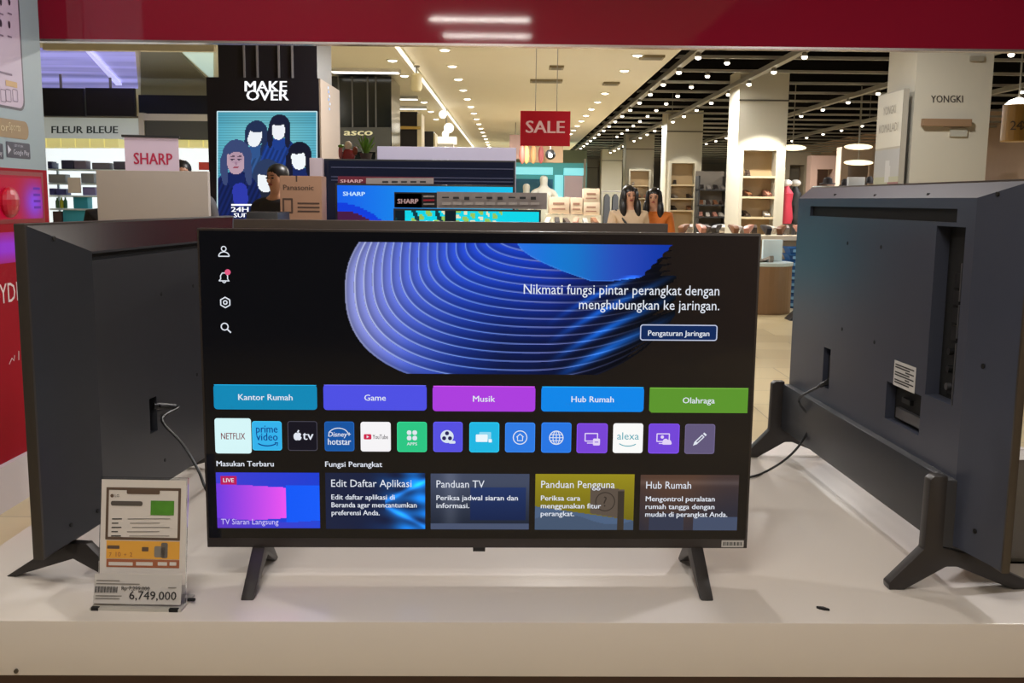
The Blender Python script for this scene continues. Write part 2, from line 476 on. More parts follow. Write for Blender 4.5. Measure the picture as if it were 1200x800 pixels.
b.rrect(Pc, x0, y0, x1, y1, .005, lit((14, 40, 88)), 2); b.rframe(Pc, x0, y0, x1, y1, .005, .0018, soft, 3)
b.text(Pc, 'Pengaturan Jaringan', (x0 + x1) / 2, y0 + .0085, white, 4, width=72 * PXS, align='c', size=.0135, bold=.004)
tag(b.build('network_button', screen), 'dark blue outlined button')
# menu icons on the left
def icon(px, py): return U(px, py)
b = MB(); x, y = icon(264, 295); r = PXS
b.circ(Pc, x, y + 3 * r, 3.2 * r, 1.1 * r, white, 1)
b.stroke(Pc, [(x + 6 * r * math.cos(math.radians(a)), y - 5.5 * r + 5 * r * math.sin(math.radians(a))) for a in range(0, 181, 20)] + [(x - 6 * r, y - 5.6 * r), (x + 6 * r, y - 5.6 * r), (x + 6 * r, y - 5.2 * r)], 1.2 * r, white, 1)
tag(b.build('menu_icon', screen), 'white outline person icon')
b = MB(); x, y = icon(264, 325)
b.stroke(Pc, [(x - 6 * r, y - 4 * r), (x - 4 * r, y - 2 * r), (x - 4 * r, y + 2 * r), (x - 2 * r, y + 5 * r), (x + 2 * r, y + 5 * r), (x + 4 * r, y + 2 * r), (x + 4 * r, y - 2 * r), (x + 6 * r, y - 4 * r), (x - 6 * r, y - 4 * r)], 1.2 * r, white, 1)
b.stroke(Pc, [(x - 2 * r, y - 5 * r), (x, y - 6.3 * r), (x + 2 * r, y - 5 * r)], 1.2 * r, white, 1)
b.disc(Pc, x + 4.3 * r, y + 6 * r, 3.4 * r, lit((226, 90, 130)), 2)
tag(b.build('menu_icon', screen), 'white bell icon with a pink dot')
b = MB(); x, y = icon(265, 354)
b.stroke(Pc, [(x + 6 * r * math.cos(math.radians(a)), y + 6 * r * math.sin(math.radians(a))) for a in range(30, 391, 60)], 1.5 * r, white, 1); b.circ(Pc, x, y, 2.7 * r, 1.3 * r, white, 1)
tag(b.build('menu_icon', screen), 'white gear icon')
b = MB(); x, y = icon(265, 383)
b.circ(Pc, x - 1 * r, y + 1 * r, 4.6 * r, 1.3 * r, white, 1); b.stroke(Pc, [(x + 2.2 * r, y - 2.2 * r), (x + 6 * r, y - 6 * r)], 1.6 * r, white, 1)
tag(b.build('menu_icon', screen), 'white magnifier icon')
# category buttons
for (xa, xb, ya, yb, col, s, wd, lb) in [(250, 372, 449.5, 478.5, (16, 136, 182), 'Kantor Rumah', 63, 'teal'), (379.5, 501, 450, 479.5, (78, 80, 228), 'Game', 25, 'indigo'),
                                 (508, 628.5, 451.5, 481, (172, 62, 222), 'Musik', 26, 'purple'), (635.5, 755.5, 452.5, 481.5, (12, 134, 232), 'Hub Rumah', 50, 'blue'), (762, 877, 454, 483, (92, 148, 46), 'Olahraga', 38, 'green')]:
    b = MB(); x0, y0, x1, y1 = boxpx(xa, ya, xb, yb)
    if s == 'Olahraga': b.poly(Pc, [(x0 + .004, y0), (x1, y0), (x1, y1), (x0, y1), (x0, y0 + .004)], lit(col), 1)
    else: b.rrect(Pc, x0, y0, x1, y1, .006, lit(col), 1)
    b.poly(Pc, [(x0 + .001, y1 - .0012), (x1 - .001, y1 - .0012), (x1 - .001, y1 - .0002), (x0 + .001, y1 - .0002)], lit([min(255, c * 1.25 + 20) for c in col]), 2)
    b.text(Pc, s, (x0 + x1) / 2, (y0 + y1) / 2 - .0052, white, 3, width=wd * PXS, align='c', size=.0152, bold=.004)
    tag(b.build('category_button', screen), lb + ' menu button')
# app icons
apps = [(251, 294, 488.5, 529.5, (214, 246, 248)), (295, 330, 492, 526, (52, 178, 236)), (337, 372, 492, 526.5, (22, 20, 30)), (380.5, 415.5, 492.5, 527, (22, 84, 160)), (423, 458.5, 493, 527.5, (246, 244, 246)),
        (466, 501, 493, 528, (44, 198, 132)), (508.5, 543, 493, 528, (86, 80, 224)), (551, 586, 493.5, 528.5, (32, 182, 226)), (593, 628, 494, 528.5, (46, 122, 226)), (635.5, 670.5, 494, 529, (40, 118, 226)),
        (677, 713, 495, 529.5, (120, 68, 214)), (719.5, 754.5, 495, 529.5, (250, 250, 248)), (761, 797, 495.5, 530, (116, 70, 216)), (803.5, 838.5, 496, 530.5, (98, 88, 122))]
names = ['pale cyan', 'sky blue', 'black', 'deep blue', 'white with red mark', 'green', 'violet with film reel', 'cyan', 'blue with round house mark', 'blue with globe', 'purple with screen mark', 'white with swoosh', 'purple with cloud mark', 'grey with pencil']
for i, (xa, xb, ya, yb, col) in enumerate(apps):
    b = MB(); x0, y0, x1, y1 = boxpx(xa, ya, xb, yb); cx, cy = (x0 + x1) / 2, (y0 + y1) / 2
    b.rrect(Pc, x0, y0, x1, y1, .0045, lit(col), 1 if i else 3)
    K = 4
    if i == 2: b.rframe(Pc, x0, y0, x1, y1, .0045, .0012, lit((74, 72, 84)), 2)
    elif i not in (0, 4, 11): b.rframe(Pc, x0, y0, x1, y1, .0045, .001, lit([min(255, c * 1.12 + 12) for c in col]), 2)
    def st(pts, t, m, k=K): b.stroke(Pc, [(cx + a * r, cy + c * r) for a, c in pts], t * r, m, k)
    def arc(ax, ay, rad, a0, a1, t, m, ry=None):
        st([(ax + rad * math.cos(math.radians(a0 + (a1 - a0) * j / 14)), ay + (ry or rad) * math.sin(math.radians(a0 + (a1 - a0) * j / 14))) for j in range(15)], t, m)
    if i == 0: b.text(Pc, 'NETFLIX', cx, cy - 4 * r, lit((122, 50, 58)), 5, width=28 * r, align='c', size=.0165, bold=.004)
    if i == 1:
        db = lit((10, 66, 140)); b.text(Pc, 'prime', cx, cy + 4 * r, db, K, width=25 * r, align='c', size=.0195, bold=.004); b.text(Pc, 'video', cx, cy - 5.5 * r, db, K, width=25 * r, align='c', size=.0195, bold=.004)
        arc(0, -5, 13, 215, 325, 1.4, db, 7); st([(9, -8), (12.5, -8.3), (11.5, -12)], 1.2, db)
    if i == 2:
        b.disc(Pc, cx - 7.3 * r, cy - .6 * r, 3.2 * r, white, K, ry=4.6 * r); b.disc(Pc, cx - 4.2 * r, cy - .6 * r, 3.2 * r, white, K, ry=4.6 * r)
        b.disc(Pc, cx - .6 * r, cy + .2 * r, 1.7 * r, lit(col), K + 1); st([(-5.8, 4.2), (-4.2, 7)], 1.8, white)
        b.text(Pc, 'tv', cx + .2 * r, cy - 4.4 * r, white, K, width=12.5 * r, size=.0225, bold=.004)
    if i == 3:
        b.text(Pc, 'Disney+', cx, cy - .2 * r, white, K, width=26 * r, align='c', size=.0125, bold=.004, shear=.12); b.text(Pc, 'hotstar', cx, cy - 10 * r, white, K, width=27 * r, align='c', size=.0165, bold=.004)
        arc(-1, 1, 12, 150, 15, 1.0, white, 9)
    if i == 4:
        red = lit((208, 40, 78)); b.rrect(Pc, cx - 14 * r, cy - 3.2 * r, cx - 5 * r, cy + 3.2 * r, .002, red, K)
        b.poly(Pc, [(cx - 10.6 * r, cy - 1.7 * r), (cx - 7.8 * r, cy), (cx - 10.6 * r, cy + 1.7 * r)], white, K + 1)
        b.text(Pc, 'YouTube', cx - 3.6 * r, cy - 2.6 * r, lit((70, 62, 70)), K, width=18 * r, size=.0115, bold=.004)
    if i == 5:
        for a in (-3.3, 3.3):
            for c in (5.3, -1.3): b.rrect(Pc, cx + (a - 2.7) * r, cy + (c - 2.7) * r, cx + (a + 2.7) * r, cy + (c + 2.7) * r, 2.2 * r, white, K)
        b.text(Pc, 'APPS', cx, cy - 10 * r, white, K, width=12 * r, align='c', size=.0075, bold=.004)
    if i == 6:
        b.disc(Pc, cx - 1 * r, cy + .5 * r, 7.8 * r, lit((215, 226, 240)), K)
        for a in (90, 210, 330): b.disc(Pc, cx - 1 * r + 4 * r * math.cos(math.radians(a)), cy + .5 * r + 4 * r * math.sin(math.radians(a)), 2.4 * r, lit((40, 36, 90)), K + 1)
        b.rrect(Pc, cx + 1 * r, cy - 8 * r, cx + 9 * r, cy - 4.6 * r, 1.6 * r, lit((215, 226, 240)), K)
    if i == 7:
        for (a, c, q) in ((2, 2, (140, 214, 240)), (-2, -1, (235, 246, 252))): b.rrect(Pc, cx + (a - 8) * r, cy + (c - 4.5) * r, cx + (a + 6) * r, cy + (c + 4.5) * r, .8 * r, lit(q), K + (a < 0))
        b.rrect(Pc, cx + 5 * r, cy - 6 * r, cx + 9 * r, cy - 2 * r, .6 * r, lit((235, 246, 252)), K + 2)
    if i == 8:
        b.circ(Pc, cx, cy, 8.6 * r, 1.1 * r, white, K); st([(-4, 0.5), (0, 4.2), (4, 0.5), (3, .5), (3, -3.8), (-3, -3.8), (-3, .5), (-4, .5)], 1.2, white)
    if i == 9:
        b.circ(Pc, cx, cy, 8.6 * r, 1.1 * r, white, K); arc(0, 0, 4, 0, 360, .9, white, 8.2)
        for c in (-3.6, 0, 3.6): st([(-7.8 + abs(c) * .25, c), (7.8 - abs(c) * .25, c)], .9, white)
        st([(0, -8), (0, 8)], .9, white)
    if i in (10, 12):
        pl = lit((226, 210, 246)); b.rframe(Pc, cx - 9 * r, cy - 4 * r, cx + 7 * r, cy + 6.5 * r, 1 * r, 1.3 * r, pl, K); b.poly(Pc, [(cx - 6 * r, cy - 6.4 * r), (cx + 3 * r, cy - 6.4 * r), (cx + 3 * r, cy - 5.2 * r), (cx - 6 * r, cy - 5.2 * r)], pl, K)
        if i == 10: b.rrect(Pc, cx + 1 * r, cy - 8.6 * r, cx + 9.4 * r, cy - .2 * r, 1.4 * r, pl, K + 1); b.poly(Pc, [(cx + 3 * r, cy - 5 * r), (cx + 7.4 * r, cy - 5 * r), (cx + 7.4 * r, cy - 4 * r), (cx + 3 * r, cy - 4 * r)], lit(col), K + 2)
        else: b.disc(Pc, cx + 2 * r, cy - 3.4 * r, 3.4 * r, pl, K + 1); b.disc(Pc, cx + 6 * r, cy - 4.2 * r, 2.9 * r, pl, K + 1); b.rrect(Pc, cx - 2 * r, cy - 7.2 * r, cx + 9.4 * r, cy - 3.8 * r, 1.6 * r, pl, K + 1); b.disc(Pc, cx - 2 * r, cy + 2 * r, 2 * r, pl, K)
    if i == 11:
        tl = lit((78, 164, 178)); b.text(Pc, 'alexa', cx, cy - 1.5 * r, tl, K, width=26 * r, align='c', size=.019); arc(0, -3, 12, 212, 322, 1.1, tl, 6.5)
    if i == 13:
        st([(-5, -5), (4, 4)], 4.2, white); st([(-3.6, -3.6), (3.2, 3.2)], 1.6, lit(col), K + 1); b.poly(Pc, [(cx - 8 * r, cy - 8 * r), (cx - 6.4 * r, cy - 3.6 * r), (cx - 3.6 * r, cy - 6.4 * r)], white, K); st([(5, 5), (6.6, 6.6)], 4.2, white)
    tag(b.build('app_tile', screen), names[i] + ' app tile')
b = MB(); b.text(Pc, 'Masukan Terbaru', U(252.5, 545)[0], U(252.5, 544.5)[1], white, 1, width=67 * PXS, size=.0138, bold=.004); b.build('section_title', screen); b = MB()
b.text(Pc, 'Fungsi Perangkat', U(381, 545)[0], U(381, 545.2)[1], white, 1, width=67 * PXS, size=.0138, bold=.004); b.build('section_title', screen)
# information cards
def L3(a, c, t): return np.array(a, float) * (1 - t[..., None]) + np.array(c, float) * t[..., None]
def card0(u, v):
    rgb = L3((92, 60, 214), (18, 74, 232), np.clip(u * 1.5 - .2, 0, 1)) * (.75 + .25 * v[..., None] * 0 + .2)[..., :]
    top = v > .8 - .06 * u; rgb[top] = L3((70, 66, 220), (34, 66, 220), u)[top] * .95
    m = (u < .67) & (v < .8 - .1 * u) & (v > .1 + .12 * u); rgb[m] = L3((110, 60, 222), (236, 84, 242), np.clip(u / .67, 0, 1) ** .9)[m]
    m = (u >= .67) & (v > .1) & (v < .78); rgb[m] = L3((10, 84, 244), (24, 92, 250), u)[m]
    m = v < .1 + .12 * np.abs(u - .67); rgb[m] = L3((96, 54, 196), (40, 70, 214), u)[m]
    return rgb, None
def card1(u, v):
    rgb = L3((30, 36, 62), (20, 28, 60), u)
    d = np.abs(v - .45 - np.abs(u - .55) * .9 * np.sign(v - .45)); g = np.exp(-((u - .93) / .28) ** 2)
    rgb = rgb + (g * (.5 + .5 * np.sin(14 * (v + .7 * u)) * np.cos(9 * (v - .9 * u))))[..., None] * np.array([10, 130, 225.])
    rgb += (np.exp(-(d / .05) ** 2) * (u > .6))[..., None] * np.array([20, 110, 190.]) * .7
    return rgb, None
def card2(u, v):
    rgb = L3((30, 36, 50), (66, 74, 96), np.clip(v * 1.2, 0, 1)) + 22 * np.exp(-((u - .2) / .08) ** 2)[..., None]
    m = (u > .4) & (u < .97) & (v > .16) & (v < .76); rgb[m] = L3((22, 34, 70), (40, 60, 110), v)[m]
    m = v < .1; rgb[m] = np.array([74, 84, 110.]); return rgb, None
def card3(u, v):
    rgb = L3((104, 94, 24), (150, 138, 30), v); m = (v < .42 - .25 * u); rgb[m] = np.array([78, 98, 128.])
    m = (v < .2 + .1 * np.sin(u * 6)) ; rgb[m] = np.array([70, 86, 110.])
    m = (u > .56) & (u < .9) & (v < .78 - .2 * np.abs(u - .62)) & (v > .3 - .5 * (u - .56) * .6); rgb[m] = np.array([92, 80, 70.])
    m = (u > .84) & (u < .9) & (v < .7); rgb[m] = np.array([60, 52, 44.]); return rgb, None
def card4(u, v):
    rgb = L3((48, 46, 56), (86, 62, 50), np.clip(v * .9 + .3 * np.sin(u * 5), 0, 1)); m = (u > .55) & (v < .25); rgb[m] = np.array([70, 80, 104.])
    m = (u > .1) & (u < .45) & (v < .3); rgb[m] = np.array([54, 58, 76.]); rgb += (18 * np.exp(-((v - .86) / .05) ** 2))[..., None]; return rgb, None
cards = [(252, 374, 552, 617, card0, 'violet and blue live picture card'), (381, 498.5, 552.5, 618, card1, 'navy card with blue ice'), (505, 621, 553.5, 618.5, card2, 'grey blue card with screen picture'), (628, 744, 554, 619, card3, 'mustard card with question mark panel'), (751, 866, 555, 619.5, card4, 'brown living room card')]
ctext = [None, ('Edit Daftar Aplikasi', 95, ['Edit daftar aplikasi di', 'Beranda agar mencantumkan', 'preferensi Anda.'], [75, 101, 57]), ('Panduan TV', 57, ['Periksa jadwal siaran dan', 'informasi.'], [97, 39]),
         ('Panduan Pengguna', 88, ['Periksa cara', 'menggunakan fitur', 'perangkat.'], [47, 72, 40]), ('Hub Rumah', 54, ['Mengontrol peralatan', 'rumah tangga dengan', 'mudah di perangkat Anda.'], [83, 83, 99])]
for i, (xa, xb, ya, yb, fn, lb) in enumerate(cards):
    b = MB(); x0, y0, x1, y1 = boxpx(xa, ya, xb, yb); b.image(Pc, x0, y0, x1, y1, 122, 66, fn, 1)
    if i == 0:
        xx, yy = U(257, 566); b.rrect(Pc, xx, yy, xx + 19 * r, yy + 10.5 * r, .001, lit((186, 30, 92)), 2); b.text(Pc, 'LIVE', xx + 9.5 * r, yy + 3 * r, white, 3, width=12.5 * r, align='c', size=.0105, bold=.004)
        b.text(Pc, 'TV Siaran Langsung', U(257, 613)[0], U(257, 612.5)[1], lit((206, 196, 246)), 3, width=68 * r, size=.0145)
    else:
        t, wd, lines, ws = ctext[i]; xx = x0 + 7 * r; b.text(Pc, t, xx, y1 - 17 * r, white, 3, width=wd * PXS, size=.0192)
        for j, (s, w_) in enumerate(zip(lines, ws)): b.text(Pc, s, xx, y1 - (32.5 + 9.6 * j) * r, white, 3, width=w_ * PXS, size=.0132, bold=.004)
        if i == 3: b.circ(Pc, x0 + 84 * r, y0 + 35 * r, 12 * r, 1.2 * r, lit((58, 50, 44)), 2); b.text(Pc, '?', x0 + 84 * r, y0 + 29 * r, lit((58, 50, 44)), 2, size=.027, align='c')
    tag(b.build('info_card', screen), lb)

# legs: two feet joined under the television
def leg_simple(x, parent, bz, s=1.0, thick=.0225):
    b = MB(); pr = [(-.103, 0), (-.086, 0), (-.078, .004), (.024, .038), (.09, .004), (.1, 0), (.117, 0), (.05, bz + .002), (-.002, bz + .002)]
    b.prism([(x - thick / 2, a * s, c * s if c < bz else c) for a, c in pr], (thick, 0, 0), leg_pl)
    return b.build('leg', parent, bevel=.0025)
leg_simple(-.392, tv, BZ); leg_simple(.392, tv, BZ)

# ------------------------------------------------------------------ panel with sunk pockets
def pocket_panel(b, P, x0, y0, x1, y1, holes, m, mh):
    """P(u,w,depth): flat panel with rectangular pockets (x0,y0,x1,y1,depth)"""
    xs = sorted(set([x0, x1] + [h[0] for h in holes] + [h[2] for h in holes])); ys = sorted(set([y0, y1] + [h[1] for h in holes] + [h[3] for h in holes]))
    for i in range(len(xs) - 1):
        for j in range(len(ys) - 1):
            cx, cy = (xs[i] + xs[i + 1]) / 2, (ys[j] + ys[j + 1]) / 2
            if any(h[0] < cx < h[2] and h[1] < cy < h[3] for h in holes): continue
            b.quad(P(xs[i], ys[j], 0), P(xs[i + 1], ys[j], 0), P(xs[i + 1], ys[j + 1], 0), P(xs[i], ys[j + 1], 0), m)
    for h_ in holes:
        a, c, e, g, d = h_[:5]
        b.quad(P(a, c, d), P(e, c, d), P(e, g, d), P(a, g, d), h_[5] if len(h_) > 5 else mh)
        for (p, q) in (((a, c), (e, c)), ((e, c), (e, g)), ((e, g), (a, g)), ((a, g), (a, c))):
            b.quad(P(*p, 0), P(*q, 0), P(*q, d), P(*p, d), m)

# ------------------------------------------------------------------ right television, seen from behind
RW, RH, RB = .967 * 1.1457, .564 * 1.1457, .0712
tr = empty('television', (.7944 + .0, 2.2364, T), -1.5313 + PI, 'large black television seen from behind on the right, with slotted back and forked feet', 'television')
hr = homog([(944, 218), (1213, 208), (940, 506), (1171, 671)], RW, RH)
YB = .034
def Pr(u, w_, k=0, y=YB): return (RW / 2 - u, y + .0006 * k, RB + w_)
b = MB(); b.box((-RW / 2, -.014, RB), (RW / 2, 0, RB + RH), mat('bronze_frame', (74, 66, 58), .3, .3)); b.build('frame', tr, bevel=.002)
b = MB(); b.box((-RW / 2 + .006, -.0155, RB + .02), (RW / 2 - .006, -.0135, RB + RH - .006), screen_m); b.build('screen', tr)
iu0, iu1, iw0, iw1 = .012, RW - .115, .012, RH - .03
b = MB()
lo = [Pr(.003, .003, 0, -.0005), Pr(RW - .003, .003, 0, -.0005), Pr(RW - .003, RH - .003, 0, -.0005), Pr(.003, RH - .003, 0, -.0005)]
hi = [Pr(iu0, iw0), Pr(iu1, iw0), Pr(iu1, iw1), Pr(iu0, iw1)]
for i in range(4): b.quad(lo[i], lo[(i + 1) % 4], hi[(i + 1) % 4], hi[i], blue_pl)
def hb(x0, y0, x1, y1): 
    c = [hr(x0, y0), hr(x1, y0), hr(x0, y1), hr(x1, y1)]
    return (min(p[0] for p in c), sum(sorted(p[1] for p in c)[:2]) / 2, max(p[0] for p in c), sum(sorted(p[1] for p in c)[2:]) / 2)
def ctr(x, y): return hr(x, y)
slotA = ctr(960, 250); slotB = ctr(1142, 249)
pk = ctr(985, 437); pt = ctr(1128, 380); lp = ctr(1085, 480)
holes = [(slotA[0], slotA[1] - .008, slotB[0], slotA[1] + .016, -.008), (pk[0] - .022, pk[1] - .045, pk[0] + .026, pk[1] + .05, -.02)]
ptu0, ptu1 = ctr(1108, 400)[0], ctr(1143, 400)[0]
holes += [(ptu0, ctr(1125, 478)[1], ptu1, ctr(1128, 268)[1], -.026)]
lpu0, lpu1 = ctr(1056, 490)[0], ctr(1098, 490)[0]
holes += [(lpu0, ctr(1075, 505)[1], lpu1, ctr(1075, 460)[1], -.02)]
def Pp(u, w_, d): return (RW / 2 - u, YB + d, RB + w_)
pocket_panel(b, Pp, iu0, iw0, iu1, iw1, holes, blue_pl, hole_m)
b.build('back_cover', tr)
b = MB(); SH = RH * .20
b.hexa([Pr(iu0 + .002, .004, 0, .0), Pr(iu1 + .01, .004, 0, .0), Pr(iu1 + .01, SH, 0, .0), Pr(iu0 + .002, SH, 0, .0)], [Pr(iu0 + .004, .008, 0, YB + .018), Pr(iu1 - .0, .008, 0, YB + .018), Pr(iu1 - .0, SH, 0, YB + .018), Pr(iu0 + .004, SH, 0, YB + .018)], black_pl)
b.build('speaker_housing', tr, bevel=.003)
b = MB()
for i, (px, py) in enumerate([(985, 229), (1035, 230), (1100, 229), (1183, 228), (1007, 288), (1048, 293), (1003, 391), (1042, 407), (1165, 437), (1153, 624)]):
    u, w_ = hr(px, py); y = YB if u < iu1 and w_ < iw1 else .012
    if w_ > iw1: y = .03 * (RH - w_) / .03 + 0.002
    if u > iu1: y = max(.004, YB * (RW - u) / .115 + .001)
    b = MB(); b.cyl(Pr(u, w_, 0, y - .004), Pr(u, w_, 0, y + .0008), .0042, hole_m, 10); b.build('screw', tr)
b = MB(); u0, u1 = ctr(1066, 450)[0], ctr(1092, 450)[0]; w0, w1 = ctr(1080, 463)[1], ctr(1080, 433)[1]
b.box(Pr(u0, w0, 0, YB), Pr(u1, w1, 0, YB + .0008), white_lb)
for i in range(8):
    yy = w1 - .006 - i * (w1 - w0 - .01) / 8; a = u0 + .006 + .05 * (i % 3 == 2); e = u1 - .006 - .02 * (i % 2)
    b.box(Pr(a, yy, 0, YB), Pr(e, yy - .0026, 0, YB + .0012), ink)
tag(b.build('rating_label', tr), 'white printed rating label')
b = MB(); hu = (ptu0 + ptu1) / 2
for i in range(7):
    w_ = ctr(1120, 335 + i * 21)[1]
    if i < 4: b.box(Pr(hu - .016, w_ - .01, 0, .008), Pr(hu + .006, w_ + .016, 0, .013), dark_pl)
    else: b.cyl(Pr(hu - .012, w_, 0, .008), Pr(hu - .012, w_, 0, .017), .0065, dark_pl if i < 6 else port_m, 12); 
b.build('port_panel', tr)
for (ya, yb) in ((488, 408), (402, 362), (358, 312)):
    b = MB(); b.box(Pr(ptu1 - .008, ctr(1133, ya)[1], 0, .01), Pr(ptu1 - .0045, ctr(1133, yb)[1], 0, .0338), port_m); b.build('port_strip', tr)
b = MB(); b.box(Pr(hu - .02, ctr(1120, 470)[1], 0, .0075), Pr(hu + .02, ctr(1120, 462)[1], 0, .010), dark_pl)
b.build('port_bar', tr)
b = MB(); b.box(Pr(lpu0 + .03, ctr(1075, 500)[1], 0, .015), Pr(lpu1 - .02, ctr(1075, 488)[1], 0, .024), port_m); b.box(Pr(lpu0 + .05, ctr(1075, 480)[1], 0, .015), Pr(lpu0 + .09, ctr(1075, 474)[1], 0, .022), dark_pl); b.build('cable_clip', tr)
b = MB(); b.box(Pr(pk[0] - .014, pk[1] - .03, 0, .014), Pr(pk[0] + .018, pk[1] + .03, 0, .024), dark_pl); b.build('power_socket', tr)
def leg_fork(x, parent):
    b = MB(); t = .026; yb = YB + .02
    pr = [(-.115, 0), (-.085, 0), (.02, .042), (.04, .042), (.112, 0), (.14, 0), (.142, .012), (yb + .028, .075), (yb + .026, .2), (yb + .018, .207), (yb - .006, .207), (yb - .006, .078), (.0, .066), (-.116, .012)]
    b.prism([(x - t / 2, a, c) for a, c in pr], (t, 0, 0), leg_pl); return b.build('leg', parent, bevel=.003)
leg_fork(-(RW / 2 - .127), tr); leg_fork(RW / 2 - .006, tr)

# ------------------------------------------------------------------ left television, seen from behind
LW, LH, LB = .967, .564, .065
tl = empty('television', (-.7638, 2.1973, T), 1.4834 + PI, 'black television seen from behind on the left, with sloping back edges and a hanging cable', 'television')
hl = homog([(37, 265), (275, 252.5), (51, 659), (275, 511)], LW, LH)
YL = .062
def Pl(u, w_, y): return (LW / 2 - u, y, LB + w_)
b = MB(); b.box((-LW / 2, 0, LB), (LW / 2, .019, LB + LH), mat('bronze_edge', (62, 57, 53), .35, .2)); b.build('frame', tl, bevel=.002)
b = MB(); b.box((-LW / 2 + .004, -.0012, LB + .02), (LW / 2 - .004, .001, LB + LH - .004), screen_m); b.build('screen', tl)
lo = [Pl(.004, .003, .0185), Pl(LW - .004, .003, .0185), Pl(LW - .004, LH - .003, .0185), Pl(.004, LH - .003, .0185)]
a0, a1, c0, c1 = .135, LW - .135, .03, LH - .05
hi = [Pl(a0, c0, YL), Pl(a1, c0, YL), Pl(a1, c1, YL), Pl(a0, c1, YL)]
b = MB()
for i in range(4): b.quad(lo[i], lo[(i + 1) % 4], hi[(i + 1) % 4], hi[i], gloss_black if i == 2 else black_pl)
pk = hl(155, 487); vs = hl(92, 299); ve = hl(232, 280)
holes = [(pk[0] - .018, pk[1] - .036, pk[0] + .016, pk[1] + .034, -.022), (a0 + .0, c1 - .016, .80, c1 - .004, -.01)]
pl2 = [hl(225, 425), hl(236, 440)]
holes.append((pl2[0][0] + .01, .2, pl2[0][0] + .2, .31, -.02))
pocket_panel(b, lambda u, w_, d: Pl(u, w_, YL + d), a0, c0, a1, c1, holes, black_pl, hole_m); b.build('back_cover', tl)
b = MB()
for (px, py) in [(59, 282), (167, 346), (205, 336), (207, 440), (167, 540), (71, 617), (90, 600)]:
    u, w_ = hl(px, py); y = YL if u > a0 and w_ < c1 else .0185 + (YL - .0185) * min(u / a0, 1, (LH - w_) / .05)
    b = MB(); b.cyl(Pl(u, w_, y - .004), Pl(u, w_, y + .001), .004, hole_m, 10); b.build('screw', tl)
b = MB(); u0, w0 = hl(218, 408); u1, w1 = hl(236, 381); b.box(Pl(u0, w0, YL), Pl(u1 + .03, w1, YL + .0008), white_lb)
for i in range(5): b.box(Pl(u0 + .008, w1 - .008 - i * .009, YL), Pl(u1 + .02, w1 - .0105 - i * .009, YL + .0012), ink)
tag(b.build('rating_label', tl), 'white printed rating label')
b = MB(); u, w_ = hl(224, 433); b.cyl(Pl(u, w_, YL - .01), Pl(u, w_, YL + .002), .006, port_m, 12); b.build('antenna_socket', tl); b = MB(); u, w_ = hl(231, 438); b.box(Pl(u, w_ - .008, YL - .005), Pl(u + .02, w_ + .008, YL + .001), port_m); b.build('port_panel', tl)
leg_simple(LW / 2 - .097, tl, LB); leg_simple(-(LW / 2 - .097), tl, LB)
for c in tl.children:
    if c.name.startswith('leg'): pass

# ------------------------------------------------------------------ power cables
def curve_pts(P, n=8):
    out = []
    P = [Vector(p) for p in P]
    Q = [2 * P[0] - P[1]] + P + [2 * P[-1] - P[-2]]
    for i in range(1, len(Q) - 2):
        for j in range(n):
            t = j / n; a, b_, c, d = Q[i - 1], Q[i], Q[i + 1], Q[i + 2]
            out.append(.5 * ((2 * b_) + (c - a) * t + (2 * a - 5 * b_ + 4 * c - d) * t * t + (3 * b_ - a - 3 * c + d) * t ** 3))
    return out + [P[-1]]
cable_m = mat('cable_rubber', (20, 20, 22), .4)
def cable(pts, r, label, plugdir):
    o = empty('power_cable', pts[0], 0, label, 'cable')
    q = [Vector(p) - Vector(pts[0]) for p in pts]
    b = MB(); b.tube(curve_pts(q), r, cable_m); b.build('cord', o, smooth=True)
    b = MB(); b.cyl(Vector(plugdir) * -.014, q[1] * .8, .008, cable_m, 12, .0055); b.build('plug', o, smooth=True)
def onL(px, py):           # point on the left television's back
    u, w_ = hl(px, py); return tl.matrix_basis @ Vector(Pl(u, w_, YL + .006))
cable([onL(159, 477), onL(170, 478) + Vector((.02, 0, 0)), at(190, 492, 2.06), at(214, 520, 2.03), at(232, 550, 2.01), at(246, 580, 2.0), fl(275, 602, T + .004), fl(330, 590, T + .004), fl(420, 600, T + .004)], .003, 'thin black power cable plugged into the left television', (1, 0, 0))
def onR(px, py, off=.006):
    u, w_ = hr(px, py); return tr.matrix_basis @ Vector((RW / 2 - u, YB + off, RB + w_))
cable([onR(986, 450, -.004), onR(982, 458, .012), onR(968, 473, .03), at(952, 493, 2.55), at(944, 510, 2.56), at(934, 525, 2.56), at(918, 540, 2.56), fl(900, 551, T + .004), fl(882, 558, T + .004), fl(840, 566, T + .004), fl(760, 572, T + .004)], .003, 'thin black power cable hanging from the right television to the platform', (-1, 0, 0))

# ------------------------------------------------------------------ price stand
acr = mat('acrylic_clear', (235, 238, 238), .06, trans=1.0, ior=1.3)
CWd, CH = .148, .205
pa = fl(109, 713, T); pb = fl(212, 715, T)
mid = (pa + pb) / 2
ps = empty('price_stand', (mid.x, mid.y, T), math.atan2(pb.y - pa.y, pb.x - pa.x), 'clear price stand with specification card reading 6,749,000 beside the left television', 'price stand')
tilt = .18
def Ps(u, w_, k=0, off=.022): return (u - CWd / 2, off + w_ * tilt - .0004 * k, w_ + .004)
b = MB()
b.hexa([Ps(0, .0, -3), Ps(CWd, 0, -3), Ps(CWd, .0, 2), Ps(0, .0, 2)], [Ps(0, CH, -3), Ps(CWd, CH, -3), Ps(CWd, CH, 2), Ps(0, CH, 2)], acr)
b.build('card_holder', ps)
b = MB(); b.box((-CWd / 2 - .002, -.008, 0), (CWd / 2 + .002, .062, .004), mat('stand_base', (190, 186, 178), .2)); b.box((CWd / 2, .03, .004), (CWd / 2 + .012, .036, .008), hole_m)
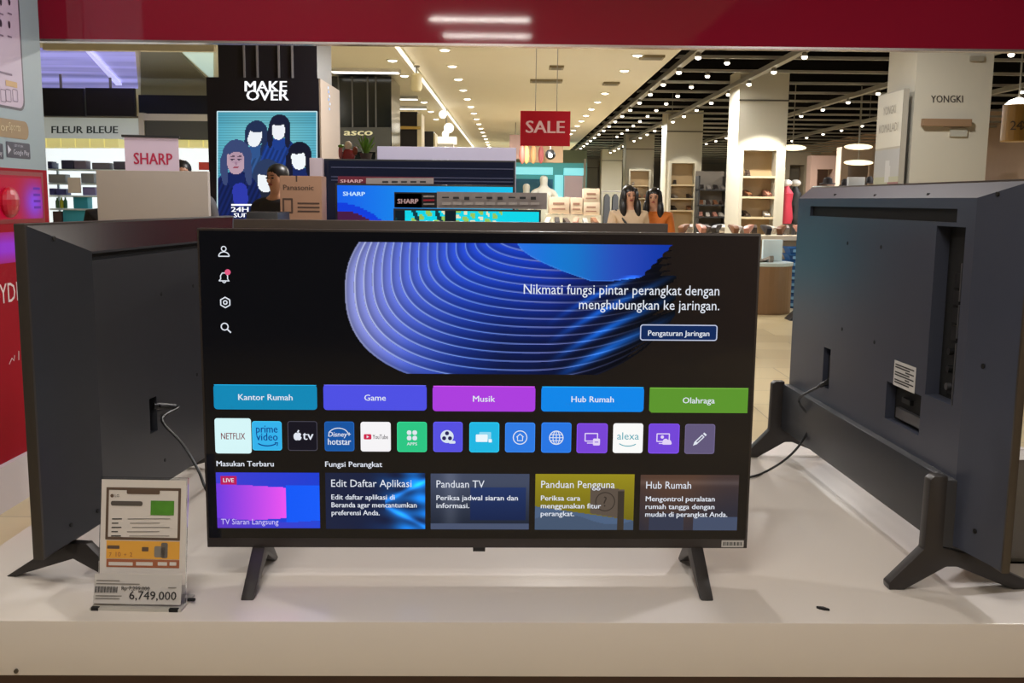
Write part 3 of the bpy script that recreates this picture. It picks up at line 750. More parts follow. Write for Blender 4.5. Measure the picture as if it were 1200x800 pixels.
b.box((-CWd / 2 + .001, -.009, .0), (-CWd / 2 + .013, -.002, .0055), hole_m); b.box((CWd / 2 - .018, -.009, 0), (CWd / 2 - .003, -.002, .0055), hole_m); b.build('base', ps)
hs = homog([(103, 565), (209, 568), (108, 712), (213, 713)], CWd, CH)
def bp(x0, y0, x1, y1):
    a = hs(x0, y1); c = hs(x1, y0); d = hs(x0, y0); e = hs(x1, y1)
    return ((a[0] + d[0]) / 2, (a[1] + e[1]) / 2, (c[0] + e[0]) / 2, (c[1] + d[1]) / 2)
brown = mat('card_brown', (92, 74, 62), .6); orange = mat('card_orange', (226, 166, 66), .6); rust = mat('card_rust', (164, 96, 66), .6); green = mat('card_green', (76, 140, 40), .6, noise=.25, nscale=60); paper = mat('card_paper', (214, 208, 204), .6)
def Pk(u, w_, k): return Ps(u, w_, k + 2)
b = MB(); b.poly(Pk, [(.002, .03), (CWd - .001, .03), (CWd - .003, CH - .004), (.002, CH - .004)], paper, 1)
b.rframe(Pk, *bp(112, 578.5, 202, 640), .001, .0045, brown, 2); b.rrect(Pk, *bp(136, 580, 176, 586), .002, brown, 3)
b.disc(Pk, *hs(118.5, 587.5), .003, brown, 3); b.text(Pk, 'LG', hs(122, 589)[0], hs(122, 589)[1], ink, 3, width=.007)
b.rrect(Pk, *bp(117.5, 594, 156, 599.5), .003, mat('card_grey', (84, 78, 74), .6), 3)
b.rrect(Pk, *bp(166, 594, 194, 611), .0005, green, 3)
for i, yy in enumerate((614, 619, 624, 629, 634)):
    b.poly(Pk, [hs(120, yy + 1.6), hs(132 - (i % 2) * 4, yy + 1.6), hs(132 - (i % 2) * 4, yy + .3), hs(120, yy + .3)], ink, 3)
    a, c = (139 + (i % 3) * 3, 190 - (i % 2) * 12); b.poly(Pk, [hs(a, yy + 1.5), hs(c, yy + 1.5), hs(c, yy + .7), hs(a, yy + .7)], mat('card_line', (120, 116, 112), .6), 3)
b.rrect(Pk, *bp(115, 641, 203, 662), .0005, orange, 2); b.rrect(Pk, *bp(116, 662.5, 203.5, 672), .0005, rust, 2)
b.rrect(Pk, *bp(116, 646, 131, 650), .001, brown, 3)
for (xx, s, wd) in ((119, '7', 3), (127, '10', 6), (137, '+', 3), (144, '2', 3)): b.text(Pk, s, hs(xx, 659)[0], hs(xx, 659)[1], rust, 3, width=wd * CWd / 106)
b.rrect(Pk, *bp(173, 647, 186, 660), .003, mat('card_grey2', (130, 124, 118), .6), 3); b.rrect(Pk, *bp(181, 643, 189, 661), .003, mat('card_grey3', (104, 98, 94), .6), 3); b.rrect(Pk, *bp(158, 648, 166, 653), .001, brown, 3)
for (a, c) in ((119, 148), (152, 172), (178, 189), (192, 200)): b.rrect(Pk, *bp(a, 665.5, c, 669.5), .0005, paper, 3)
tag(b.build('specification_card', ps), 'white card with brown frame, green picture and orange band')
b = MB()
def Pq(u, w_, k): return (u - CWd / 2, .002 + w_ * .28 - .0006 * k, w_ + .004)
hq = homog([(108, 673), (212, 673), (110, 709), (212, 710)], CWd - .002, .051)
b.poly(Pq, [(0, .004), (CWd - .002, .004), (CWd - .002, .051), (0, .051)], mat('price_paper', (196, 192, 190), .6), 0)
b.text(Pq, '6,749,000', *hq(151, 701), ink, 2, width=55 * CWd / 104, size=.019, bold=.004)
b.text(Pq, 'Rp 7,299,000', *hq(141, 691), ink, 2, width=33 * CWd / 104)
b.poly(Pq, [hq(141, 688.8), hq(175, 688.6), hq(175, 688), hq(141, 688.2)], ink, 3)
for i in range(22):
    x = 110.5 + i * 1.18; b.poly(Pq, [hq(x, 694), hq(x + .5 + .4 * (i % 3 == 0), 694), hq(x + .5 + .4 * (i % 3 == 0), 687), hq(x, 687)], ink, 2)
for (a, c, yy) in ((111, 138, 680), (111, 162, 683.5), (196, 206, 687), (112, 142, 697), (112, 140, 700)): b.poly(Pq, [hq(a, yy + 1.1), hq(c, yy + 1.1), hq(c, yy), hq(a, yy)], mat('card_line', (120, 116, 112), .6), 2)
tag(b.build('price_label', ps), 'pale label with a barcode and bold price')

# clear holder standing at the right television's screen side
ph = at(1186, 690, 1.86)
b = MB(); qx = .90
hz = [at(1181, 548, 1.80).z, T]
hold = empty('acrylic_holder', (.92, 1.94, T), 0, 'clear acrylic sign holder beside the right television at the photo edge', 'sign holder')
b.box((-.03, -.002, .0), (.12, .002, hz[0] - T), acr); b.build('panel', hold, bevel=.0008)
b = MB(); b.box((-.03, -.002, 0), (.12, .06, .004), acr); b.build('base', hold)
b = MB(); b.box((-.02, .0025, .01), (.11, .003, hz[0] - T - .02), mat('insert_paper', (150, 140, 134), .6)); tag(b.build('insert_sheet', hold), 'greyish paper sheet')

# ================================================================== BOOTH AROUND THE PLATFORM
def PP(Y):                                   # drawing plane across the hall at distance Y, coordinates from the photo
    return lambda u, w_, k: at(u, -w_, Y - .006 * k)
def rect(b, P, x0, y0, x1, y1, m, k=1): b.poly(P, [(x0, -y1), (x1, -y1), (x1, -y0), (x0, -y0)], m, k)
def pbox(b, x0, y0, x1, y1, Y, d, m, z0=None):
    a = at(x0, y1, Y); c = at(x1, y0, Y)
    b.box((a.x, Y, a.z if z0 is None else z0), (c.x, Y + d, c.z), m)
def ptext(b, Y, s, x, y, m, k, width, size=None, align='l', bold=0.0, shear=0):
    b.text(PP(Y), s, x, -y, m, k, width=width, size=size, align=align, bold=bold, shear=shear)

red_m = mat('red_gloss_panel', (128, 22, 42), .05)
chrome = mat('silver_trim', (190, 178, 176), .25, .9)
z0 = at(620, 54.5, 5.78).z
hd = empty('header_fascia', (.7, 5.78, z0), 0, 'long glossy dark red fascia panel hanging across the top of the view', 'fascia')
b = MB(); b.box((-3.3, 0, .008), (3.6, .06, CZ - z0 - .01), red_m); b.build('panel', hd)
b = MB(); b.box((-3.3, -.004, 0), (3.6, .064, .012), chrome); b.build('edge_trim', hd)
def strip_lamp(x, y, L, wd, label):
    o = empty('strip_lamp', (x, y, CZ), 0, label, 'lamp')
    b = MB(); b.box((-L / 2 - .02, -wd / 2 - .02, -.05), (L / 2 + .02, wd / 2 + .02, -.003), mat('lamp_housing', (220, 220, 218), .4)); b.build('housing', o)
    b = MB(); b.box((-L / 2, -wd / 2, -.056), (L / 2, wd / 2, -.05), mat('lamp_diffuser', (240, 240, 240), .4, emit=(255, 246, 240), est=5)); b.build('diffuser', o)
strip_lamp(-.36, .53, 1.0, .09, 'ceiling strip lamp mirrored high in the red fascia')
strip_lamp(-.32, -.54, 1.0, .08, 'ceiling strip lamp mirrored low in the red fascia')

# ---- red and grey display kiosk at the left edge
KX = -2.44
def kp(px, py):
    d = ray(px, py); t = KX / d.x; return (d.y * t, CAMZ + d.z * t)
def Pkk(u, w_, k): return (KX + .0012 * k, u, w_)
def kq(b, x0, y0, x1, y1):
    p = [kp(x0, y0), kp(x1, y0), kp(x1, y1), kp(x0, y1)]
    ya = (p[0][0] + p[3][0]) / 2; yb = (p[1][0] + p[2][0]) / 2
    zt = (p[0][1] + p[1][1]) / 2; zb = (p[2][1] + p[3][1]) / 2
    return (ya, zb, yb, zt)
ks = empty('display_kiosk', (KX, 5.0, 0), 0, 'tall kiosk at the left edge with grey phone poster above a red refrigerator style base', 'kiosk')
def off(b, name, label=None, **kw):
    o = b.build(name, ks, **kw); o.location = (-KX, -5.0, 0)
    return tag(o, label) if label else o
Ya, Yb = 4.4, kp(52, 150)[0]
zr = kp(30, 198)[1]; zpl = kp(17, 536)[1]; zpu = kp(20, 312)[1]
b = MB(); b.box((KX - .5, Ya, zr), (KX, Yb, 3.3), mat('kiosk_grey', (140, 158, 166), .4)); off(b, 'header_panel', 'grey blue poster panel')
b = MB(); b.box((KX - .5, Ya, zpl), (KX, Yb, zr), mat('kiosk_red', (150, 4, 28), .6, spec=.08)); off(b, 'red_body', 'glossy red lower body')
b = MB(); b.box((KX - .55, Ya - .1, 0), (KX + .03, Yb + .05, zpl), mat('kiosk_plinth', (205, 198, 205), .35)); off(b, 'plinth', 'white plinth')
b = MB()
y0, w0, y1, w1 = kq(b, -30, -60, 22.5, 125); b.rrect(Pkk, y0, w0, y1 + .012, w1, .05, mat('phone_edge', (58, 48, 66), .4), 1); b.rrect(Pkk, y0, w0 + .012, y1 - .004, w1, .045, mat('phone_screen', (186, 168, 190), .4), 2)
for (px, py) in ((0, 27), (10, 29), (0, 2), (10, 2)): 
    u, v = kp(px, py); b.disc(Pkk, u, v, .012, mat('phone_icon', (52, 40, 60), .5), 3, ry=.018); b.rrect(Pkk, u - .025, v - .06, u + .02, v - .052, .003, mat('phone_text', (118, 98, 122), .5), 3)
u, v = kp(3, 85); b.rrect(Pkk, u - .05, v - .006, u + .09, v + .004, .002, mat('phone_text', (118, 98, 122), .5), 3)
u, v = kp(8, 97); b.rrect(Pkk, u - .02, v - .015, u + .1, v + .012, .004, mat('phone_gold', (196, 160, 110), .5), 3)
for q in (2, 8, 16): 
    u, v = kp(q, 108); b.rframe(Pkk, u - .02, v - .045, u + .035, v + .015, .01, .004, mat('phone_text', (118, 98, 122), .5), 3)
off(b, 'phone_poster', 'poster of a phone screen')
b = MB(); y0, w0, y1, w1 = kq(b, -20, 139, 33, 161); b.rrect(Pkk, y0, w0, y1, w1, .04, mat('kiosk_gold', (146, 120, 82), .5), 1)
for i, s in enumerate(('For', 'Sports')): b.text(Pkk, s, kp(3 + i * 14, 153)[0] - .06, kp(3 + i * 14, 153)[1], mat('gold_text', (205, 188, 150), .5), 2, width=.12, size=.055)
off(b, 'gold_banner', 'rounded gold caption plate')
for (xa, xb) in ((-24, 3.5), (7, 35)):
    b = MB(); y0, w0, y1, w1 = kq(b, xa, 167, xb, 185.5); b.rrect(Pkk, y0, w0, y1, w1, .008, mat('badge_navy', (34, 32, 58), .4), 1); wt = mat('badge_text', (190, 190, 205), .5)
    b.text(Pkk, 'Google Play', y1 - .015, w0 + .018, wt, 2, width=(y1 - y0) * .66, align='r', size=.034); b.text(Pkk, 'GET IT ON', y1 - .08, w0 + .055, wt, 2, width=.09, align='r', size=.015)
    b.poly(Pkk, [(y0 + .015, w0 + .016), (y0 + .05, (w0 + w1) / 2), (y0 + .015, w1 - .016)], wt, 2); off(b, 'store_badge', 'dark store badge')
def niche(u, v):
    rgb = np.zeros(u.shape + (3,)) + np.array([166, 6, 44.])
    g = np.exp(-(((u - .86) / .16) ** 2 + ((v - .4) / .4) ** 2)); rgb = rgb * (1 - g[..., None]) + np.array([128, 62, 214.]) * g[..., None]
    rgb[v > .88] = np.array([150, 8, 40.])
    m = (np.abs(u - .9) < .045) & (np.abs(np.sin(v * 26)) > .8) & (v > .25) & (v < .72); rgb[m] = np.array([92, 30, 150.])
    return rgb, None
b = MB(); y0, w0, y1, w1 = kq(b, -40, 200, 51, 262); b.image(Pkk, y0, w0, y1, w1, 80, 40, niche, 1)
b.rframe(Pkk, y0, w0, y1, w1, .005, .02, mat('kiosk_red_dark', (130, 6, 26), .3), 2); off(b, 'light_box', 'magenta backlit box')
b = MB(); u, v = kp(9, 237); b.ball((KX + .01, u, v), (.03, .09, .075), mat('ball_red', (178, 20, 44), .3)); off(b, 'red_knob', 'round red knob')
def glow(u, v):
    return L3((150, 10, 60), (140, 40, 190), np.clip(1.2 - np.abs(v - .5) * 1.6, 0, 1)), None
b = MB(); y0, w0, y1, w1 = kq(b, -40, 272, 52, 308); b.image(Pkk, y0, w0, y1, w1, 6, 30, glow, 1); off(b, 'light_strip', 'violet light band')
b = MB(); wt = mat('kiosk_white', (222, 205, 205), .5)
u0, v0 = kp(0, 354.5); u1, v1 = kp(27, 352); b.text(Pkk, 'YDR', u0, (v0 + v1) / 2, wt, 1, width=u1 - u0, size=.135)
off(b, 'lettering', 'white capital letters')
b = MB()
u, v = kp(16, 420); b.stroke(Pkk, [(u - .05, v - .02), (u - .02, v + .005), (u, v - .01), (u + .01, v + .015)], .006, wt, 1); b.stroke(Pkk, [(u + .05, v - .015), (u + .055, v + .03)], .006, wt, 1)
off(b, 'lettering', 'small pale script mark')

# ---- island behind the platform with more televisions
isl = empty('display_island', (-.4, 4.0, 0), 0, 'second display island behind the front platform carrying small televisions and boxes', 'platform')
b = MB(); b.box((-.95, 0, .08), (.56, 1.75, 1.04), mat('island_white', (200, 194, 190), .35)); b.build('body', isl, bevel=.006)
b = MB(); b.box((-.9, .05, 0), (.52, 1.7, .08), dark_pl); b.build('kick_plinth', isl)
# large television just behind, seen from behind
zt = at(500, 259, 3.1).z; xl, xr = at(231, 262, 3.1).x, at(783, 262, 3.1).x
bt = empty('television', ((xl + xr) / 2, 3.12, .56), 0, 'brown backed television standing right behind the lit menu television', 'television')
wv = xr - xl; hv = zt - .56
brn = mat('tv_back_brown', (74, 64, 58), .4)
b = MB(); b.box((-wv / 2, -.02, .06), (wv / 2, .0, hv), brn); b.build('frame', bt, bevel=.003)
b = MB(); b.hexa([(-wv / 2 + .05, -.02, .1), (wv / 2 - .05, -.02, .1), (wv / 2 - .05, -.02, hv - .08), (-wv / 2 + .05, -.02, hv - .08)], [(-wv / 2 + .12, -.06, .14), (wv / 2 - .12, -.06, .14), (wv / 2 - .12, -.06, hv - .2), (-wv / 2 + .12, -.06, hv - .2)], brn); b.build('back_cover', bt)
b = MB(); b.box((-wv / 2 + .006, 0, .08), (wv / 2 - .006, .002, hv - .006), screen_m); b.build('screen', bt)
for x in (-wv / 2 + .2, wv / 2 - .2):
    b = MB(); b.prism([(x, -.13, 0), (x, -.1, 0), (x, .0, .04), (x, .1, 0), (x, .13, 0), (x, .02, .075), (x, -.03, .075)], (.024, 0, 0), leg_pl); b.build('leg', bt)
rp = empty('display_platform', (-.4, 3.02, 0), 0, 'low white platform under the brown backed television', 'platform')
b = MB(); b.box((-.75, 0, .5), (.95, .8, .56), platform_m); b.build('platform_top', rp, bevel=.004)
b = MB(); b.box((-.7, .03, 0), (.9, .77, .5), mat('platform_base', (84, 62, 54))); b.build('platform_base', rp)

def island_tv(x0, y0, x1, Y, zb, label, fn, nx, ny):
    a, c = at(x0, y0, Y), at(x1, y0, Y); w_ = c.x - a.x; zt = (a.z + c.z) / 2
    o = empty('television', ((a.x + c.x) / 2, Y, 1.04), 0, label, 'television')
    zt -= 1.04; zb -= 1.04
    b = MB(); b.box((-w_ / 2, 0, zb), (w_ / 2, .03, zt), dark_pl); b.build('frame', o, bevel=.002)
    b = MB(); b.box((-w_ / 2 + .05, .03, zb + .03), (w_ / 2 - .05, .07, zt - .08), black_pl); b.build('back_cover', o)
    b = MB()
    if fn: b.image(lambda u, v, k: (u, -.001 * k, v), -w_ / 2 + .008, zb + .012, w_ / 2 - .008, zt - .008, nx, ny, fn, 1)
    else: b.box((-w_ / 2 + .008, -.001, zb + .012), (w_ / 2 - .008, .002, zt - .008), mat('navy_screen', (28, 32, 50), .12))
    sc = b.build('screen', o)
    for x in (-w_ / 2 + .1, w_ / 2 - .12):
        b = MB(); b.prism([(x, -.08, 0), (x, -.06, 0), (x, .015, .03), (x, .07, 0), (x, .09, 0), (x, .03, zb + .002), (x, 0.005, zb + .002)], (.02, 0, 0), leg_pl); b.build('leg', o)
    return o, sc, w_, zb, zt
o, sc, w_, zb, zt = island_tv(364, 187, 604, 5.3, 1.12, 'large dark television switched off at the back of the island', None, 0, 0)
for y in (197, 208, 212):
    v = at(480, y, 5.3).z - 1.04; b = MB(); b.box((-w_ / 2 + .1, -.003, v - .002), (w_ / 2 - .01, -.001, v + .003), mat('navy_reflection', (74, 78, 104), .3)); b.build('reflection_line', sc)  # painted reflections: paler bars across the switched-off screen
def blue(u, v):
    rgb = L3((18, 96, 236), (22, 190, 232), np.clip(u * 1.1, 0, 1))
    m = v < .78 - .55 * np.clip(u / .42, 0, 1) ** 2.2; rgb[m & (u < .42)] = np.array([70, 26, 66.])
    m = (np.abs(v - (.78 - .55 * np.clip(u / .42, 0, 1) ** 2.2)) < .04) & (u < .42); rgb[m] = np.array([10, 60, 220.])
    return rgb, None
o, sc, w_, zb, zt = island_tv(393, 216, 603, 4.9, 1.10, 'television showing a bright blue picture on the island', blue, 100, 56)
b = MB(); ptx = lambda u, v, k: (u, -.0008 * k, v)
b.text(ptx, 'SHARP', -w_ / 2 + .035, zt - .055, lit((200, 235, 255)), 3, width=.1, size=.026, bold=.012); b.build('screen_lettering', sc)
def fish(u, v):
    rgb = np.zeros(u.shape + (3,)) + np.array([10, 214, 232.])
    n = np.sin(u * 61) * np.cos(v * 40 + u * 23); m = (u > .1) & (u < .75) & (n > .35); rgb[m] = np.array([150, 196, 90.]); m = (u > .3) & (u < .7) & (n < -.55); rgb[m] = np.array([230, 226, 190.])
    m = (u < .07) | ((u > .34) & (u < .42)); rgb[m] = np.array([10, 26, 34.]); m = (np.sin(u * 40 + v * 9) > .82) & (u < .35); rgb[m] = np.array([8, 60, 70.])
    return rgb, None
o, sc, w_, zb, zt = island_tv(461, 245, 634, 4.3, 1.12, 'small television showing an aqua reef picture nearest on the island', fish, 90, 44)
red_card = mat('sign_red', (158, 18, 44), .4); grey_card = mat('sign_grey', (150, 140, 136), .5); pale_red = mat('sign_text', (232, 190, 196), .5)
# price toppers
tp = empty('sign_strip', (at(462, 245, 4.32).x, 4.32, at(550, 244.5, 4.32).z + .001), 0, 'red and grey sign strip along the top of the aqua television', 'sign')
zz = tp.location.z; xx = tp.location.x
def tpb(b, x0, y0, x1, y1, Y, m, d=.012, base=None):
    a = at(x0, y1, Y); c = at(x1, y0, Y); b.box((a.x - tp.location.x, 0, (a.z if base is None else base) - zz), (c.x - tp.location.x, d, c.z - zz), m)
b = MB(); tpb(b, 462, 225.5, 512, 244.5, 4.32, mat('sign_black', (26, 24, 28), .5), base=zz); tpb(b, 512, 226, 641, 244.5, 4.32, grey_card, base=zz); b.build('board', tp)
b = MB(); tpb(b, 463, 227, 494, 243, 4.312, red_card, .006); tag(b.build('red_panel', tp), 'red name panel')
b = MB(); Pt = lambda u, v, k: Vector(at(u, -v, 4.32 - .007 - .001 * k)) - tp.location
b.text(Pt, 'SHARP', 466, -238.5, pale_red, 1, width=24, size=8, bold=.012)
for i, y in enumerate((229, 233.5, 238)): b.poly(Pt, [(496, -y - 2), (509, -y - 2), (509, -y), (496, -y)], grey_card if i != 1 else red_card, 1)
for i in range(9):
    x = 518 + i * 13; b.poly(Pt, [(x, -232 - (i % 3)), (x + 8 - i % 3, -232 - (i % 3)), (x + 8 - i % 3, -230.5), (x, -230.5)], ink, 1); b.poly(Pt, [(x, -240), (x + 10, -240), (x + 10, -237), (x, -237)], mat('sign_grey2', (176, 166, 160), .5), 1)
b.build('lettering', tp)
tq = empty('sign_strip', (at(396, 216, 4.92).x, 4.92, at(480, 215.4, 4.92).z + .001), 0, 'dark red and grey sign strip along the top of the bright blue television', 'sign')
b = MB(); Pt = lambda u, v, k: Vector(at(u, -v, 4.92 - .001 * k)) - tq.location
h_ = at(450, 207, 4.92).z - tq.location.z
b.box((0, 0, 0), (at(508, 210, 4.92).x - tq.location.x, .012, h_), mat('sign_maroon', (104, 24, 46), .45)); b.build('board', tq)
b = MB(); b.poly(Pt, [(429, -215.5), (508, -215.5), (508, -208.5), (429, -208.5)], grey_card, 1); b.text(Pt, 'SHARP', 399, -214, pale_red, 1, width=26, size=5.5, bold=.012)
for i in range(5): b.poly(Pt, [(448 + i * 11, -214), (455 + i * 11, -214), (455 + i * 11, -212), (448 + i * 11, -212)], ink, 2)
b.build('lettering', tq)
b = MB(); pbox(b, 442, 173, 605, 187, 5.56, .05, mat('lavender_panel', (196, 190, 214), .4), 1.04); tag(b.build('backing_board', bevel=.004), 'white lavender panel board standing behind the dark switched off television', 'panel')
b = MB(); pbox(b, 363.5, 185, 378, 243, 5.22, .04, mat('pinkish_panel', (176, 160, 166), .5), 1.04); tag(b.build('panel_board', bevel=.003), 'narrow pinkish upright board between the carton and the dark television', 'board')
# carton
card_m = mat('cardboard', (150, 112, 86), .7, noise=.08, nscale=10)
cb = empty('carton', (at(353, 255, 4.6).x, 4.6, 1.04), 0, 'brown printed cardboard television carton on the island by the lit poster', 'box')
w2 = at(378, 210, 4.6).x - at(329, 210, 4.6).x; hh = at(350, 206, 4.6).z - 1.04
b = MB(); b.box((-w2 / 2, 0, 0), (w2 / 2, .12, hh), card_m); b.build('box_body', cb, bevel=.003)
b = MB(); Pt = lambda u, v, k: (u, -.0008 * k, v); br = mat('carton_ink', (70, 48, 36), .7)
b.text(Pt, 'Panasonic', -w2 / 2 + .015, hh - .06, br, 1, width=.13, size=.032, bold=.004); b.build('lettering', cb); b = MB(); b.box((-.02, -.0006, hh - .025), (-.014, 0, hh), br); b.build('tape', cb); b = MB(); b.rframe(Pt, -w2 / 2 + .01, hh - .16, -w2 / 2 + .055, hh - .095, .004, .008, br, 1); b.build('printed_mark', cb); b = MB(); (lambda *q: 0)(Pt, -w2 / 2 + .01, hh - .16, -w2 / 2 + .055, hh - .095, .004, .008, br, 1)
for i in range(3): b.poly(Pt, [(-.015, hh - .12 - i * .017), (.08, hh - .12 - i * .017), (.08, hh - .113 - i * .017), (-.015, hh - .113 - i * .017)], br, 1)
b.build('print', cb)
b = MB(); a = at(312, 262, 4.3); b.hexa([(a.x - .09, 4.25, 1.04), (a.x + .09, 4.25, 1.04), (a.x + .09, 4.45, 1.04), (a.x - .09, 4.45, 1.04)], [(a.x - .075, 4.28, 1.438), (a.x + .05, 4.28, 1.438), (a.x + .07, 4.42, 1.438), (a.x - .075, 4.42, 1.438)], dark_pl); tag(b.build('speaker_box', bevel=.006), 'black box on the island in front of the printed carton', 'box')

# blank board, red plate and SHARP sign on the left
brd = empty('sign_board', (at(179, 262, 3.9).x, 3.9, 0), 0, 'blank beige grey board on posts behind the left television', 'board')
xa, xb = at(113.5, 230, 3.9).x - brd.location.x, at(244, 230, 3.9).x - brd.location.x
b = MB(); b.box((xa, 0, at(180, 264, 3.9).z - .3), (xb, .03, at(180, 200, 3.9).z), mat('board_taupe', (184, 172, 162), .55, noise=.03)); b.build('panel', brd, bevel=.002)
for x in (xa + .03, xb - .05):
    b = MB(); b.box((x, .03, 0), (x + .03, .06, at(180, 215, 3.9).z), port_m); b.build('post', brd)
b = MB(); b.box((xa, -.1, 0), (xb, .075, .015), port_m); b.build('base_plate', brd)
sg = empty('shop_sign', (at(178, 180, 4.25).x, 4.25, 0), math.radians(16), 'pale pink sign with crimson capital letters above the blank board', 'sign')
s_w = at(208, 180, 4.25).x - at(148, 180, 4.25).x; zt_, zb_ = at(178, 161, 4.25).z, at(178, 205, 4.25).z
b = MB(); b.box((-s_w / 2, 0, zb_), (s_w / 2, .03, zt_), mat('sign_pink', (206, 184, 200), .45)); b.box((-s_w / 2 - .01, -.004, zt_), (s_w / 2 + .005, .034, zt_ + .008), dark_pl); b.build('panel', sg)
b = MB(); b.text(lambda u, v, k: (u, -.001 * k, v), 'SHARP', .004, at(178, 192.5, 4.25).z, mat('crimson_ink', (178, 22, 66), .5), 1, width=s_w * .71, size=.064, align='c', bold=.012); b.build('lettering', sg)
b = MB(); b.cyl((0, .015, .02), (0, .015, zb_), .016, port_m); b.build('pole', sg)
b = MB(); b.cyl((0, .015, 0), (0, .015, .02), .07, port_m, 20); b.build('base_plate', sg)

# ================================================================== POSTER COLUMN
PC = 9.5
cm = mat('column_black', (24, 22, 30), .35)
cx0, cx1 = at(245, 200, PC).x, at(375, 200, PC).x
zc = at(310, 91, PC).z; ux0, ux1 = at(252, 70, PC).x, at(369, 70, PC).x
col = empty('poster_column', ((cx0 + cx1) / 2, PC, 0), 0, 'black square column with white logo lettering and a lit poster', 'column')
ox = (cx0 + cx1) / 2
b = MB(); b.box((cx0 - ox, 0, 0), (cx1 - ox, 1.05, zc), cm); b.build('shaft', col)
b = MB(); b.box((ux0 - ox, .1, zc), (ux1 - ox, .85, CZ - .035), cm); b.build('upper_shaft', col)
b = MB(); b.box((cx1 - ox, .02, 0), (cx1 - ox + .012, 1.05, zc), mat('column_side', (150, 132, 116), .5)); tag(b.build('side_panel', col), 'beige brown side panel')
for px in (283, 298.5, 324, 340):
    x = at(px, 70, PC).x - ox; b = MB(); b.box((x - .008, .085, zc), (x + .008, .1, CZ - .04), mat('column_strip', (132, 128, 130), .4)); b.build('strip', col)
Pcol = lambda u, v, k: Vector(at(u, -v, PC - .002 - .002 * k)) - col.location
wl = lit((240, 240, 245), 1.3)
b = MB(); b.text(Pcol, 'MAKE', 287, -107, wl, 1, width=49, size=17.5, bold=.012); b.text(Pcol, 'OVER', 289, -117.5, wl, 2, width=49, size=17.5, bold=.012); tag(b.build('lettering', col), 'white overlapping logo letters')
def poster(u, v):
    x = 254 + u * 118; y = 265 - v * 135
    rgb = L3((70, 160, 190), (120, 196, 205), np.clip(1.2 - np.hypot((u - .5) / .6, (v - .75) / .4), 0, 1))
    rgb *= (.86 + .14 * (np.sin(y * 2.1) > 0))[..., None]
    def ell(cx, cy, rx, ry, c):
        m = ((x - cx) / rx) ** 2 + ((y - cy) / ry) ** 2 < 1; rgb[m] = np.array(c, float)
    nv = (24, 34, 74)
    rgb[y > 250 + (x - 310) * .0] = np.array([26, 60, 78.])
    for (cx, cy, s, hair, face, body, tl) in [(299, 158, 1.0, (34, 48, 82), (238, 242, 248), (48, 84, 140), .3), (327, 150, .95, (26, 30, 54), (238, 240, 246), (30, 62, 140), 0), (351, 184, 1.05, (22, 24, 44), (242, 247, 250), (24, 40, 96), -.15), (312, 208, 1.25, (44, 60, 96), (240, 246, 250), (34, 40, 56), .05), (276, 186, 1.3, (58, 72, 116), (186, 156, 172), (22, 36, 92), -.1)]:
        def el(ox_, oy, rx, ry, c, p=2):
            xx = x - cx - ox_; yy = y - cy - oy; xr = xx * math.cos(tl) + yy * math.sin(tl); yr = -xx * math.sin(tl) + yy * math.cos(tl)
            m = np.abs(xr / rx) ** p + np.abs(yr / ry) ** p < 1; rgb[m] = np.array(c, float); return m
        b3 = np.array(body, float)
        m = el(1, 42 * s, 23 * s, 31 * s, body, 2.4)
        rgb[m] = (b3 * (.75 + .35 * np.sin(x * .55 + y * .25) ** 2)[..., None])[m]
        el(0, 18 * s, 8 * s, 9 * s, body); el(1, -3 * s, 13.5 * s, 15 * s, hair); el(-11 * s, 10 * s, 3.5 * s, 14 * s, hair); el(11 * s, 10 * s, 3.5 * s, 14 * s, hair)
        el(-.5, 2 * s, 8 * s, 11.5 * s, face, 2.3); el(-1, -9 * s, 9.5 * s, 5 * s, hair)
        if s == 1.3:
            el(0, -2, 8.5, 7, (176, 146, 164)); el(-4.2, 0, 2.4, 1.0, (54, 44, 66)); el(4.2, 0, 2.4, 1.0, (54, 44, 66)); el(-4.2, -3.4, 3, .8, (90, 70, 86)); el(4.2, -3.4, 3, .8, (90, 70, 86)); el(0, 5, 1.3, 2.2, (158, 124, 146)); el(0, 9.5, 3.4, 1.3, (150, 74, 92)); el(5, 42, 9, 14, (46, 58, 170), 3)
        elif s == 1.25:
            el(-1, -8, 11, 5, hair)
    return rgb, None
b = MB(); b.image(Pcol, 255, -265, 371, -131, 116, 134, poster, 1); b.rframe(Pcol, 254, -266, 372, -130, 1, 1.3, lit((200, 230, 236)), 2); p_ = b.build('poster', col); tag(p_, 'lit teal poster of five figures in dark blue')
b = MB(); b.text(Pcol, '24H', 271, -248, wl, 3, width=20, size=8, bold=.012); b.text(Pcol, 'SUIT', 274, -254.5, wl, 3, width=19, size=7, bold=.012); b.poly(Pcol, [(271, -241), (295, -241), (295, -239), (271, -239)], wl, 3); b.poly(Pcol, [(277, -258), (290, -258), (290, -256.5), (277, -256.5)], wl, 3); b.build('poster_text', p_)
b = MB(); sx = cx1 - ox + .014
for i, (dy, dz, c) in enumerate(((.4, 0, (150, 180, 230)), (.44, -.03, (210, 220, 245)), (.4, -.06, (150, 180, 230)), (.46, -.09, (220, 230, 250)), (.43, -.13, (170, 200, 240)), (.38, .03, (200, 215, 240)))):
    z = at(388, 110, 10.0).z + dz * 1.15; b.box((sx - .002, dy, z), (sx + .002, dy + .05, z + .022), lit(c))
tag(b.build('emblem', col), 'small bluish lit emblem')

